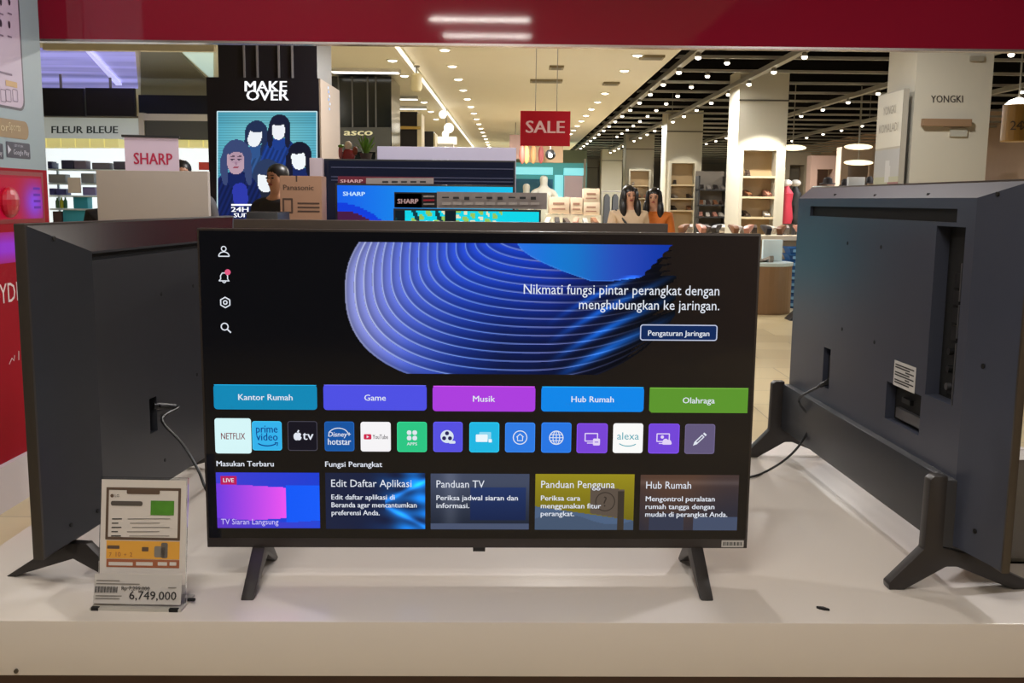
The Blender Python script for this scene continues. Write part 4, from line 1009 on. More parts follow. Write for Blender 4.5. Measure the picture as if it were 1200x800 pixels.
# ================================================================== CEILING LIGHTS
lampcan = mat('lamp_can', (120, 116, 108), .5); bulb = mat('lamp_glow', (250, 245, 230), .4, emit=(255, 246, 226), est=7)
def make_lamp(parent):
    b = MB(); b.lathe([(.02, -.0), (.034, -.012), (.036, -.05), (.034, -.053)], lampcan, 14); b.lathe([(.034, -.051), (.038, -.06), (.028, -.08), (.004, -.088)], bulb, 14)
    return b.build('lamp', parent, smooth=True)
lamp0 = None
rail_m = mat('light_rail', (140, 136, 128), .45)
def track(x, y0, y1, z, ph, label, step=1.55):
    global lamp0
    o = empty('light_track', (x, y0, z), 0, label, 'light track', None)
    b = MB(); b.box((-.045, 0, 0), (.045, y1 - y0, .07), rail_m); b.build('rail', o)
    y = ph
    while y < y1:
        if lamp0 is None: lamp0 = make_lamp(o); l = lamp0
        else: l = lamp0.copy(); C.objects.link(l); l.parent = o
        l.location = (0, y - y0, 0); y += step
    for yy in (1.0, (y1 - y0) / 2, y1 - y0 - 1):
        b = MB(); b.cyl((0, yy, .07), (0, yy, 3.9 - z + .0), .008, rail_m, 6); b.build('hanger', o)
track(2.27, 8.8, 46, CZ - .02, 13.55, 'pale light track running beside the cream ceiling edge')
track(3.55, 8.8, 40, CZ - .02, 13.4, 'pale light track in the black ceiling passing over the shelf columns')
track(5.9, 8.8, 40, CZ - .02, 13.0, 'pale light track crossing the black ceiling right of the bright column')
track(8.0, 8.8, 40, CZ - .02, 12.5, 'pale light track furthest to the right in the black ceiling')
for i in range(13):
    l = empty('spotlight', (2.9 + .012 * i, 13.45 + 1.55 * i, CZ + .1), 0, 'small white spotlight hanging from a bar of the black ceiling', 'spotlight', 'spotlights on the black ceiling bars')
    c = lamp0.copy(); C.objects.link(c); c.parent = l; c.location = (0, 0, 0)
dl0 = None
for (x, y0, n) in ((-.88, 10.4, 18), (1.56, 10.7, 18)):
    for i in range(n):
        if dl0 is None:
            o = empty('downlight'); b = MB(); b.lathe([(.085, 0), (.085, -.012), (.06, -.014), (.06, -.004)], mat('downlight_rim', (235, 232, 220), .4), 18); b.build('rim', o)
            b = MB(); b.lathe([(.058, -.002), (.056, -.02), (.02, -.03)], bulb, 16); b.build('bulb', o); dl0 = o
        else: o = copy_tree(dl0)
        o.location = (x, y0 + 1.62 * i, CZ)
        s = 'left' if x < 0 else 'right'
        tag(o, 'round recessed downlight in the %s row of the cream ceiling' % s, 'downlight', '%s row of cream ceiling downlights' % s)
# cove and strip lamps of the white ceiling on the left
cove = mat('cove_glow', (250, 245, 230), .4, emit=(255, 250, 236), est=1.6)
o = empty('cove_lamp', (-1.42, 8.8, CZ - .04), 0, 'long bright cove strip along the left edge of the cream ceiling', 'lamp')
b = MB(); b.box((-.05, 0, -.05), (.0, 36, 0), mat('cove_housing', (230, 226, 214), .5)); b.build('housing', o)
b = MB(); b.box((.0, .1, -.045), (.02, 35.9, -.005), cove); b.build('diffuser', o)
def cstrip(x0, x1, y, label):
    a, c = fl(x0, y, CZ - .03), fl(x1, y, CZ - .03)
    o = empty('strip_lamp', ((a.x + c.x) / 2, a.y, CZ - .03), 0, label, 'lamp'); L = (c.x - a.x) / 2
    b = MB(); b.box((-L, -.12, -.05), (L, .12, 0), mat('lamp_housing', (220, 220, 218))); b.build('housing', o)
    b = MB(); b.box((-L + .02, -.1, -.055), (L - .02, .1, -.05), mat('strip_glow', (250, 248, 240), .4, emit=(255, 252, 244), est=2.5)); b.build('diffuser', o)
cstrip(388, 468, 80.5, 'long white strip lamp in the ceiling right of the black column')
cstrip(462, 490, 113, 'short strip lamp in the white ceiling, nearer of two')
cstrip(466, 500, 124.5, 'short strip lamp in the white ceiling, further of two')
for i, (px, py) in enumerate(((460, 70), (474, 88), (461, 118), (497, 119), (505, 130), (511, 139), (71, 52))):
    o = copy_tree(dl0); p = fl(px, py, CZ - .03); o.location = (p.x, p.y, CZ - .03)
    if px == 71: tag(o, 'bright round downlight over the purple lit ceiling by the kiosk', 'downlight'); del o['group']
    else: tag(o, 'round downlight in the white ceiling beside the cove strip', 'downlight', 'downlights of the white ceiling')
lan = at(488, 100, 15.0)
o = empty('ceiling_speaker', (lan.x, 15.0, CZ - .04), 0, 'small cream hanging fixture at the edge of the white ceiling', 'fixture')
b = MB(); b.cyl((0, 0, -.02), (0, 0, 0), .05, rail_m); b.cyl((0, 0, -.12), (0, 0, -.02), .012, rail_m); b.build('bracket', o)
b = MB(); b.lathe([(.04, -.1), (.075, -.13), (.08, -.3), (.06, -.34), (.01, -.35)], mat('fixture_cream', (226, 216, 176), .4), 16); b.build('body', o, smooth=True)
for (px, py, w_) in ((764, 66, .3), (716, 97, .25), (640, 94, .5), (652, 78, .2)):
    p = fl(px, py, CZ); b = MB(); b.box((p.x - w_ / 2, p.y - .15, CZ - .03), (p.x + w_ / 2, p.y + .15, CZ - .001), mat('grille_grey', (132, 120, 92), .5)); b.box((p.x - w_ / 2 + .03, p.y - .12, CZ - .034), (p.x + w_ / 2 - .03, p.y + .12, CZ - .03), mat('grille_dark', (92, 82, 62), .5))
    tag(b.build('ceiling_vent'), {764: 'square grey ceiling vent nearest the black ceiling', 716: 'dark square vent in the cream ceiling by the right downlights', 640: 'wide slot vent in the cream ceiling above the red sale sign', 652: 'small round edged vent high in the cream ceiling'}[px], 'vent')

# ================================================================== SHOP ON THE LEFT
SY = 16.5
def ceil_patch(pts, m, label, z=CZ - .06):
    b = MB(); q = [fl(x, y, z) for x, y in pts]; b.prism([(p.x, p.y, z) for p in q], (0, 0, .03), m); return b
def purple(u, v): return None
pm = mat('purple_light_panel', (150, 150, 210), .2, emit=(120, 118, 214), est=.8, noise=0)
nt = pm.node_tree; tcx = nt.nodes.new('ShaderNodeTexCoord'); wv_ = nt.nodes.new('ShaderNodeTexNoise'); wv_.inputs['Scale'].default_value = .9; mp = nt.nodes.new('ShaderNodeMapping'); mp.inputs['Scale'].default_value = (.25, 1.6, 1)
rp_ = nt.nodes.new('ShaderNodeValToRGB'); rp_.color_ramp.elements[0].position = .3; rp_.color_ramp.elements[0].color = lin((92, 92, 150)) + (1,); rp_.color_ramp.elements[1].position = .68; rp_.color_ramp.elements[1].color = lin((170, 168, 250)) + (1,)
nt.links.new(tcx.outputs['Object'], mp.inputs['Vector']); nt.links.new(mp.outputs['Vector'], wv_.inputs['Vector']); nt.links.new(wv_.outputs['Fac'], rp_.inputs['Fac']); nt.links.new(rp_.outputs['Color'], nt.nodes['Principled BSDF'].inputs['Emission Color'])
b = ceil_patch([(46, 59), (158, 59), (162, 104), (46, 104)], pm, ''); tag(b.build('light_ceiling_panel'), 'purple backlit ceiling panel above the left shop', 'ceiling panel')
b = ceil_patch([(100, 60), (105, 60), (143, 100), (136, 100)], mat('tube_white', (200, 200, 240), .3, emit=(190, 190, 246), est=.9), '', CZ - .1); tag(b.build('ceiling_tube'), 'thin diagonal tube across the purple ceiling panel', 'lamp')
b = ceil_patch([(165, 60), (209, 60), (252, 104), (252, 112), (165, 112)], mat('ceil_greygreen', (112, 112, 98), .5, noise=.12, nscale=.8), ''); tag(b.build('ceiling_panel'), 'grey green ceiling panel left of the black column', 'ceiling panel')
b = ceil_patch([(212, 60), (250, 60), (250, 95)], mat('ceil_aqua', (200, 226, 220), .4, emit=(170, 200, 196), est=.7), '', CZ - .08); tag(b.build('light_ceiling_panel'), 'pale aqua triangle of lit ceiling beside the black column', 'ceiling panel')
b = MB(); a = at(50, 58, 11.5); c = at(251, 58, 11.5); b.box((a.x, 11.5, a.z), (c.x, 11.6, CZ - .02), ceil_w); struct(b.build('trim_1'))
for i, (x0, x1) in enumerate(((51.5, 104.5), (107.5, 163))):
    a, c = at(x0, 137, SY), at(x1, 105, SY); o = empty('hanging_screen', ((a.x + c.x) / 2, SY - .2, a.z), 0, ('left' if i == 0 else 'right') + ' one of two black screens hung above the shop sign', 'screen')
    W_ = (c.x - a.x) / 2; H_ = c.z - a.z
    b = MB(); b.box((-W_, 0, 0), (W_, .06, H_), dark_pl); b.build('frame', o, bevel=.004)
    b = MB(); b.box((-W_ + .015, -.004, .015), (W_ - .015, 0, H_ - .015), mat('dark_display', (30, 29, 34), .25)); b.build('panel', o)
    b = MB(); b.cyl((0, .03, H_), (0, .03, CZ - .03 - a.z), .02, rail_m); b.build('hanger', o)
shop = empty('shop', (at(110, 200, SY).x, SY, 0), 0, 'white shop front with dark lettering on its pale sign above yellow light tiles', 'shop')
so = shop.location.copy()
def sb(x0, y0, x1, y1, dy, d, m, name, label=None, z0=None, em=False):
    b = MB(); a = at(x0, y1, SY + dy); c = at(x1, y0, SY + dy)
    b.box((a.x - so.x, dy, a.z if z0 is None else z0), (c.x - so.x, dy + d, c.z), m); o = b.build(name, shop)
    return tag(o, label) if label else o
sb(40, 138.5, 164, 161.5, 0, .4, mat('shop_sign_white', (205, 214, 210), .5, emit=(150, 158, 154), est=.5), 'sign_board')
sb(163, 132, 168, 161, -.02, .42, mat('shop_trim', (218, 214, 200), .5), 'trim')
sb(168, 134, 252, 141, -.02, .42, mat('shop_trim', (218, 214, 200), .5), 'trim')
sb(171, 141, 252, 163, 0, .4, mat('shop_darkpanel', (84, 86, 78), .5), 'dark_panel')
sb(163, 112, 252, 134, .4, .1, mat('shop_black', (30, 30, 30), .5), 'dark_band')
b = MB(); Psh = lambda u, v, k: Vector(at(u, -v, SY - .004 * k)) - so
b.text(Psh, 'FLEUR BLEUE', 60.5, -156, mat('shop_letters', (52, 70, 66), .5), 1, width=77.5, size=12, bold=.012); b.build('lettering', shop)
yel = mat('yellow_lightbox', (210, 202, 146), .5, emit=(184, 176, 112), est=.75)
for x0 in list(range(38, 140, 17)) + [205, 222, 239]:
    sb(x0, 161.5, x0 + 15.4, 172.5, .05, .3, yel, 'light_tile')
sb(38, 172.5, 252, 300, 1.6, .1, mat('shop_wall_lit', (226, 234, 230), .5, emit=(232, 240, 240), est=1.0), 'back_wall', None, 0)  # wall made to glow, standing in for strong light falling on it
shelfw = mat('shelf_white', (206, 220, 222), .4)
rk = empty('shelf_rack', (at(100, 230, 17.4).x, 17.4, 0), 0, 'white shop shelving stocked with small goods left of the blank board', 'shelf')
rx = rk.location.x
zs = [at(90, y, 17.4).z for y in (198, 214.5, 229, 244.5, 262)]
for z in zs:
    b = MB(); b.box((at(56, 200, 17.4).x - rx, 0, z - .025), (at(118, 200, 17.4).x - rx, .4, z), shelfw); b.build('shelf', rk)
for px in (56, 104, 118):
    b = MB(); x = at(px, 200, 17.4).x - rx; b.box((x - .015, .36, 0), (x + .015, .4, zs[0] + .1), shelfw); b.build('upright', rk)
goods = [(56, 61, 189, 0, (58, 60, 96)), (72, 86, 187.5, 0, (60, 58, 84)), (87, 101, 188, 0, (126, 112, 126)), (108, 128, 190.5, 0, (120, 114, 118)), (133, 149, 189, 0, (84, 78, 92)),
         (57, 77, 204, 1, (150, 152, 156)), (95, 110, 203, 1, (140, 142, 150)), (58, 64, 220.5, 2, (76, 78, 140)), (66, 78, 221, 2, (86, 88, 150)), (97, 112, 219, 2, (140, 132, 184)),
         (62, 67, 231.5, 3, (70, 110, 60)), (67.5, 71.5, 231, 3, (202, 198, 40)), (72, 76, 231, 3, (60, 120, 80)), (86, 103, 230, 3, (60, 168, 190)), (62, 72, 247.5, 4, (92, 70, 66)), (74, 104, 246, 4, (70, 176, 196))]
gl = ['navy goods box at the left end of the top shop shelf', 'dark violet goods box on the top shop shelf', 'mauve goods box on the top shop shelf', 'long grey goods box on the top shop shelf', 'plum goods box at the right end of the top shop shelf', 'grey bag left on the second shop shelf', 'grey bag right on the second shop shelf',
      'small indigo box on the third shop shelf', 'wide indigo box on the third shop shelf', 'lilac box right on the third shop shelf', 'green bottle on the fourth shop shelf', 'yellow bottle on the fourth shop shelf', 'teal bottle on the fourth shop shelf', 'aqua carton on the fourth shop shelf', 'brown carton on the lowest shop shelf', 'wide aqua carton on the lowest shop shelf']
for (x0, x1, yt, s, c), lb in zip(goods, gl):
    a, d = at(x0, yt, 17.5), at(x1, yt, 17.5)
    if x0 > 110: a, d = at(x0, yt, 17.5), at(x1, yt, 17.5)
    m = mat('goods_%d_%d_%d' % c, c, .5); b = MB(); zb = zs[s] + .003
    if 'bottle' in lb: b.lathe([(.028, 0), (.03, .01), (.03, (a.z - zb) * .68), (.013, (a.z - zb) * .82), (.013, a.z - zb)], m, 12, ((a.x + d.x) / 2, 17.58, zb)); o = b.build('bottle', smooth=True); tag(o, lb, 'bottle')
    else: b.box((a.x, 17.48, zb), (d.x, 17.68, a.z), m); o = b.build('goods_box', bevel=.01); tag(o, lb, 'bag' if 'bag' in lb else 'box')
# the shelf continues to the right under the longer boxes
b = MB(); b.box((at(118, 200, 17.4).x - rx, 0, zs[0] - .025), (at(152, 200, 17.4).x - rx, .4, zs[0]), shelfw); b.build('shelf', rk)
b = MB(); Pg = PP(17.2); pbox(b, 80, 208, 94, 226, 17.3, .02, mat('leaflet', (226, 214, 206), .5)); o = b.build('leaflet'); tag(o, 'cream price leaflet hung on the shop shelf uprights', 'leaflet')
b = MB(); pbox(b, 233, 190, 247, 199, 16.9, .03, mat('red_label', (206, 74, 66), .5)); tag(b.build('price_tag'), 'red shelf label left of the black column', 'label')

# ---- dark glass kiosk with ASCO lettering
AY = 16.0
kz = empty('shop_kiosk', (at(424, 150, AY).x, AY, 0), 0, 'dark glass fronted kiosk with curly pale lettering behind the island televisions', 'kiosk')
ax = kz.location.x
b = MB(); a, c = at(389.5, 187, AY), at(458.5, 90, AY); b.box((a.x - ax, 0, 0), (c.x - ax, 1.2, c.z), mat('kiosk_glass', (24, 27, 26), .12)); b.build('glass_body', kz)
for px in (397, 413, 431, 440.5):
    x = at(px, 120, AY).x - ax; b = MB(); b.box((x - .01, -.02, 1.5), (x + .01, 0, c.z), mat('kiosk_mullion', (86, 84, 78), .4)); b.build('mullion', kz)
b = MB(); Pz = lambda u, v, k: Vector(at(u, -v, AY - .03 - .004 * k)) - kz.location
rect(b, Pz, 390, 149, 458, 178, mat('kiosk_band', (62, 62, 54), .5), 0); b.build('band', kz)
b = MB(); b.text(Pz, 'asco', 403, -158.5, lit((226, 214, 160)), 1, width=33, size=11, bold=.012, shear=.15); b.build('lettering', kz)
for i, (x0, x1, y0, c, st_) in enumerate(((463, 489, 131, (34, 30, 26), 0), (492, 508, 154, (28, 28, 30), 0))):
    b = MB(); pbox(b, x0, y0, x1, 175, 19 + 1.2 * i, .6, mat('cabinet_dark%d' % i, c, .4), 0)
    o = b.build('cabinet_body'); 
    r_ = empty('display_cabinet', (0, 0, 0), 0, ['dark tall cabinet with pale side posts right of the dark glass kiosk', 'lower black cabinet under the bright cove lamps'][i], 'cabinet'); o.parent = r_
    b = MB()
    for q in ((x0 - 5, x0), (x1, x1 + 5)) if i == 0 else ((x1, x1 + 2),): pbox(b, q[0], y0 + 2, q[1], 175, 18.95 + 1.2 * i, .6, mat('cabinet_post', (226, 216, 176), .5), 0); b.build('side_post', r_); b = MB()
    if i == 0: pbox(b, x0 - 4, 148, x1 + 4, 151, 18.9, .04, mat('gold_rail', (190, 160, 80), .4)); b.build('rail', r_)
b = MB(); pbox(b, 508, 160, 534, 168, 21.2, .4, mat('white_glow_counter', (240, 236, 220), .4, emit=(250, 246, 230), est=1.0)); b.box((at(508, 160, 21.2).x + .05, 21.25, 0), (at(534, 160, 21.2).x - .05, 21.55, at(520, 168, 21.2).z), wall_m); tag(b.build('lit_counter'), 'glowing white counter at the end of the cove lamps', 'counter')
b = MB()
for (px, py, rad) in ((519, 134, .16), (526, 150, .2), (522, 157, .14)): 
    p = at(px, py, 21.9); b.ball((p.x, p.y, p.z), rad * .5, mat('globe_glow', (250, 248, 236), .4, emit=(255, 250, 236), est=2.2))
p = at(523, 140, 21.9); b.cyl((p.x, p.y, p.z - .3), (p.x, p.y, CZ - .04), .01, rail_m); 
tag(b.build('lamp_cluster', smooth=True), 'cluster of glowing globe lamps at the end of the cove', 'lamp')
# figurine and plant on a ledge behind the dark television
b = MB(); a = at(397, 188, 7.2); c = at(440, 188, 7.2); b.box((a.x, 7.2, 0), (c.x, 7.5, a.z), mat('ledge_dark', (40, 34, 36), .5)); tag(b.build('plant_stand', bevel=.006), 'dark plinth carrying the plant and figurine behind the dark television', 'plinth')
zl = a.z
pt_ = at(429, 188, 7.35); o = empty('potted_plant', (pt_.x, 7.35, zl), 0, 'small bright green plant on the dark plinth', 'plant')
b = MB(); b.lathe([(.03, 0), (.042, .05), (.045, .055), (.03, .053)], mat('pot_grey', (96, 88, 82), .6), 14); b.build('pot', o)
b = MB(); gm = mat('leaf_green', (96, 146, 40), .5, noise=.3, nscale=30)
for i in range(34):
    a_ = random.random() * 2 * PI; l = .07 + random.random() * .07; q = random.random() * .05; dx, dy = math.cos(a_), math.sin(a_)
    b.add([(dx * .01 - dy * .005, dy * .01 + dx * .005, .05), (dx * .01 + dy * .005, dy * .01 - dx * .005, .05), (dx * q + dy * .008, dy * q - dx * .008, .05 + l * .6), (dx * q * 1.8, dy * q * 1.8, .05 + l), (dx * q - dy * .008, dy * q + dx * .008, .05 + l * .6)], [(0, 1, 2, 3, 4)], gm)
b.build('leaves', o)
pf_ = at(408, 188, 7.3); o = empty('figurine', (pf_.x, 7.32, zl), 0, 'white faced red figurine beside the green plant', 'figurine')
b = MB(); b.lathe([(.035, 0), (.045, .03), (.03, .075), (.012, .085)], mat('figurine_red', (150, 46, 44), .5), 14); b.build('body', o, smooth=True)
b = MB(); b.ball((0, -.01, .105), (.026, .024, .03), mat('figurine_white', (226, 214, 190), .5)); b.build('head', o, smooth=True)
b = MB(); b.ball((-.05, 0, .1), (.022, .02, .012), gm); b.ball((.045, 0, .07), (.018, .015, .03), mat('figurine_rust', (140, 70, 40), .5)); b.ball((-.055, 0, .06), (.014, .014, .05), mat('figurine_pink', (190, 120, 120), .5)); b.build('ornaments', o, smooth=True)

# ---- SALE sign
SZ = 8.5
o = empty('sale_sign', (at(639, 150, SZ).x, SZ, at(639, 171, SZ).z), 0, 'red hanging sign reading SALE in the middle of the hall', 'sign')
W_ = (at(668.5, 150, SZ).x - at(610, 150, SZ).x) / 2; H_ = at(639, 130, SZ).z - o.location.z
b = MB(); b.box((-W_, 0, 0), (W_, .02, H_), mat('sale_red', (190, 22, 44), .45, emit=(150, 12, 30), est=.25)); b.build('panel', o, bevel=.003)
b = MB(); b.text(lambda u, v, k: (u, -.002 * k, v), 'SALE', 0, H_ * .375, mat('sale_white', (236, 206, 206), .5, emit=(200, 160, 160), est=.3), 1, width=W_ * 2 * .77, size=H_ * .5, align='c', bold=.012); b.build('lettering', o)
for x in (-W_ * .4, W_ * .45):
    b = MB(); b.cyl((x, .01, H_), (x, .01, CZ - o.location.z), .003, rail_m, 6); b.build('hanging_wire', o)

# ================================================================== PEOPLE
skin_m = mat('skin', (200, 150, 122), .5, noise=.06, nscale=20); hair_m = mat('hair_black', (24, 20, 20), .4); eye_m = mat('eye_dark', (30, 22, 20), .3); lip_m = mat('lips', (160, 82, 76), .5)
def skinned(name, verts, edges, mat_, parent, root=0, sub=2):
    me = bpy.data.meshes.new(name); me.from_pydata([v[:3] for v in verts], edges, []); 
    o = bpy.data.objects.new(name, me); C.objects.link(o)
    sk = o.modifiers.new('skin', 'SKIN')
    for i, v in enumerate(verts):
        d = me.skin_vertices[0].data[i]; r_ = v[3]; d.radius = r_ if hasattr(r_, '__len__') else (r_, r_)
    me.skin_vertices[0].data[root].use_root = True
    s = o.modifiers.new('sub', 'SUBSURF'); s.levels = sub; s.render_levels = sub
    dg = bpy.context.evaluated_depsgraph_get(); dg.update()
    m2 = bpy.data.meshes.new_from_object(o.evaluated_get(dg)); m2.name = name
    o.modifiers.clear(); o.data = m2; bpy.data.meshes.remove(me)
    m2.materials.clear(); m2.materials.append(mat_)
    for p in m2.polygons: p.use_smooth = True
    o.parent = parent
    return o
def person(loc, rz, hgt, label, shirt_m, pants_m, long_hair=True, female=True, short_sleeve=True, skirt=False, tilt=0, bag=False):
    o = empty('person', loc, rz, label, 'person'); s = hgt / 1.68
    sw = .165 if female else .2
    V = []; E_ = []
    def v(x, y, z, r): V.append((x * s, y * s, z * s, (r[0] * s, r[1] * s) if hasattr(r, '__len__') else r * s)); return len(V) - 1
    def chain(ids):
        for a, c in zip(ids, ids[1:]): E_.append((a, c))
    pel = v(0, 0, .92, (.145, .105)); wai = v(0, .005, 1.08, (.12, .09)); che = v(0, 0, 1.26, (.145, .105)); nb = v(0, .01, 1.39, (.075, .06)); nk = v(0, .005, 1.46, .048); hd_ = v(0, -.01, 1.53, .062); h2 = v(0, -.012, 1.6, (.072, .085)); h3 = v(0, -.005, 1.645, (.05, .06))
    chain([pel, wai, che, nb, nk, hd_, h2, h3])
    for q in (-1, 1):
        sh = v(q * sw, .005, 1.36, .052); el = v(q * (sw + .055), .02, 1.1, .038); wr = v(q * (sw + .04), -.09, .9, .026); pa_ = v(q * (sw + .035), -.12, .835, .027)
        chain([nb, sh, el, wr, pa_])
        for k, (dx, L) in enumerate(((-.024, .07), (-.008, .085), (.008, .08), (.022, .062))):
            a = v(q * (sw + .035) + dx, -.135, .80, .0085); c = v(q * (sw + .03) + dx, -.13, .80 - L * .6, .008); e = v(q * (sw + .022) + dx, -.115, .80 - L, .0065); chain([pa_, a, c, e])
        t1 = v(q * (sw + .035) - q * .03, -.135, .85, .01); t2 = v(q * (sw + .02) - q * .03, -.15, .81, .008); chain([pa_, t1, t2])
        hp = v(q * .09, 0, .86, .09); kn = v(q * .095, -.01, .48, .058); an = v(q * .095, .02, .09, .04); ft = v(q * .1, -.05, .04, .042); to = v(q * .105, -.15, .03, .034); chain([pel, hp, kn, an, ft, to])
    bd = skinned('body', V, E_, skin_m, o)
    # shirt
    V.clear(); E_.clear(); g = .014
    pel = v(0, 0, .9, (.16 + g, .12 + g)); wai = v(0, .005, 1.07, (.13 + g, .1 + g)); che = v(0, 0, 1.26, (.155 + g, .112 + g)); nb = v(0, .008, 1.39, (.105, .085)); n2 = v(0, .008, 1.43, (.07, .062)); chain([pel, wai, che, nb, n2])
    for q in (-1, 1):
        sh = v(q * sw, .005, 1.365, .074); mid_ = v(q * (sw + .03), .012, 1.22, .056); el = v(q * (sw + .055), .02, 1.12, .05); chain([nb, sh, mid_, el])
        if not short_sleeve: wr = v(q * (sw + .042), -.08, .93, .042); chain([el, wr])
    skinned('shirt', V, E_, shirt_m, o)
    V.clear(); E_.clear()
    pel = v(0, 0, .93, (.158, .12)); chain([pel]); 
    if skirt:
        a = v(0, 0, .7, (.19, .15)); c = v(0, 0, .35, (.23, .19)); chain([pel, a, c])
    else:
        for q in (-1, 1):
            hp = v(q * .09, 0, .84, .105); kn = v(q * .095, -.01, .48, .076); an = v(q * .095, .015, .1, .06); chain([pel, hp, kn, an])
    skinned('skirt' if skirt else 'trousers', V, E_, pants_m, o)
    b = MB(); b.ball((0, .016 * s, 1.612 * s), (.08 * s, .092 * s, .078 * s), hair_m, 18, 12)
    if long_hair:
        b.ball((0, .055 * s, 1.46 * s), (.1 * s, .06 * s, .24 * s), hair_m, 16, 12)
        for q in (-1, 1):
            for (x_, y_, z_, rx_, rz_) in ((.068, -.02, 1.56, .03, .1), (.082, -.045, 1.42, .04, .13)): b.ball((q * x_ * s, y_ * s, z_ * s), (rx_ * s, .05 * s, rz_ * s), hair_m, 12, 9)
    h_ = b.build('hair', o, smooth=True)
    b = MB(); b.ball((0, -.092 * s, 1.555 * s), (.012 * s, .018 * s, .018 * s), skin_m, 8, 6); 
    for q in (-1, 1): b.ball((q * .07 * s, 0.0, 1.56 * s), (.012 * s, .018 * s, .028 * s), skin_m, 8, 6)
    f_ = b.build('nose_and_ears', o, smooth=True); f_.name = 'face'
    b = MB()
    for q in (-1, 1): b.ball((q * .028 * s, -.078 * s, 1.575 * s), (.013 * s, .008 * s, .007 * s), eye_m, 8, 6); b.box(((q * .028 - .016) * s, -.084 * s, 1.594 * s), ((q * .028 + .016) * s, -.074 * s, 1.599 * s), hair_m)
    b.build('eyes', o, smooth=True)
    b = MB(); b.ball((0, -.076 * s, 1.525 * s), (.024 * s, .008 * s, .008 * s), lip_m, 8, 6); b.build('mouth', o, smooth=True)
    if bag:
        b = MB(); b.tube([(-.16 * s, -.02, 1.42 * s), (-.05 * s, -.14 * s, 1.25 * s), (.1 * s, -.16 * s, 1.0 * s)], .012, dark_pl, 6); b.build('bag_strap', o)
    return o
WY = 11.6
p = at(737, 250, WY); person((p.x, WY, 0), math.radians(12), 1.66, 'woman in a cream top with long dark hair and a shoulder strap', mat('shirt_cream', (206, 180, 150), .7, noise=.1, nscale=12), mat('skirt_dark', (48, 44, 50), .7), bag=True)
p = at(766, 250, WY + .35); person((p.x, WY + .35, 0), math.radians(-14), 1.64, 'woman in a rust orange top with long dark hair', mat('shirt_orange', (196, 106, 30), .7, noise=.1, nscale=12), mat('skirt_brown', (70, 50, 44), .7))
p = at(325, 240, 8.7); person((p.x, 8.7, 0), math.radians(-30), 1.76, 'man in a black T-shirt standing before the lit poster', mat('shirt_black', (34, 32, 38), .7), mat('trousers_black', (30, 30, 34), .7), False, False)
p = at(214, 240, 9.15); person((p.x, 9.15, 0), math.radians(20), 1.80, 'person whose dark brown hair shows above the blank board', mat('shirt_grey', (90, 88, 92), .7), mat('trousers_black', (30, 30, 34), .7), False, False)
p = at(131, 240, 9.0); person((p.x, 9.0, 0), math.radians(20), 1.64, 'person in black half hidden by the left end of the blank board', mat('shirt_black', (34, 32, 38), .7), mat('trousers_black', (30, 30, 34), .7), False, True, False)

# ================================================================== SHELF COLUMNS ON THE RIGHT
colm = mat('column_plaster', (196, 190, 172), .55, noise=.03, nscale=3); nichem = mat('niche_wood', (176, 150, 112), .55, noise=.06)
def shoe_mesh(name, m, m2, heel=False):
    b = MB()
    pr = [(-.12, 0), (.12, 0), (.13, .03), (.06, .055), (-.01, .085), (-.06, .105), (-.12, .1), (-.125, .04)] if not heel else [(-.1, .0), (-.085, 0), (-.075, .05), (.02, .012), (.12, 0), (.13, .02), (.05, .05), (-.03, .075), (-.1, .1), (-.11, .06)]
    b.prism([(a, -.04, c) for a, c in pr], (0, .08, 0), m); b.box((-.12, -.042, 0), (.125, .042, .012), m2) if not heel else None
    return b
SH_COL = [((40, 34, 32), 'black'), ((206, 196, 180), 'cream'), ((120, 78, 50), 'tan'), ((150, 140, 130), 'grey'), ((176, 120, 100), 'blush'), ((66, 52, 44), 'brown')]
shoe_base = {}
def shoe(loc, rz, ci, where, sc=1.0, tilt=0):
    c, nm = SH_COL[ci % 6]
    if ci not in shoe_base:
        o = empty('shoe'); m = mat('shoe_' + nm, c, .45); b = shoe_mesh('upper', m, m, ci % 2 == 1); b.build('upper', o, bevel=.006)
        b = MB(); b.box((-.124, -.043, -.004), (.128, .043, .008), mat('sole_dark', (52, 44, 38), .6)) if ci % 2 == 0 else b.box((.0, -.041, -.003), (.128, .041, .006), mat('sole_dark', (52, 44, 38), .6)); b.build('sole', o, bevel=.003); shoe_base[ci] = o
    else: o = copy_tree(shoe_base[ci])
    o.location = loc; o.rotation_euler = (0, tilt, rz); o.scale = (sc, sc, sc)
    return tag(o, '%s shoe %s' % (nm, where), 'shoe', '%s shoes %s' % (nm, where))
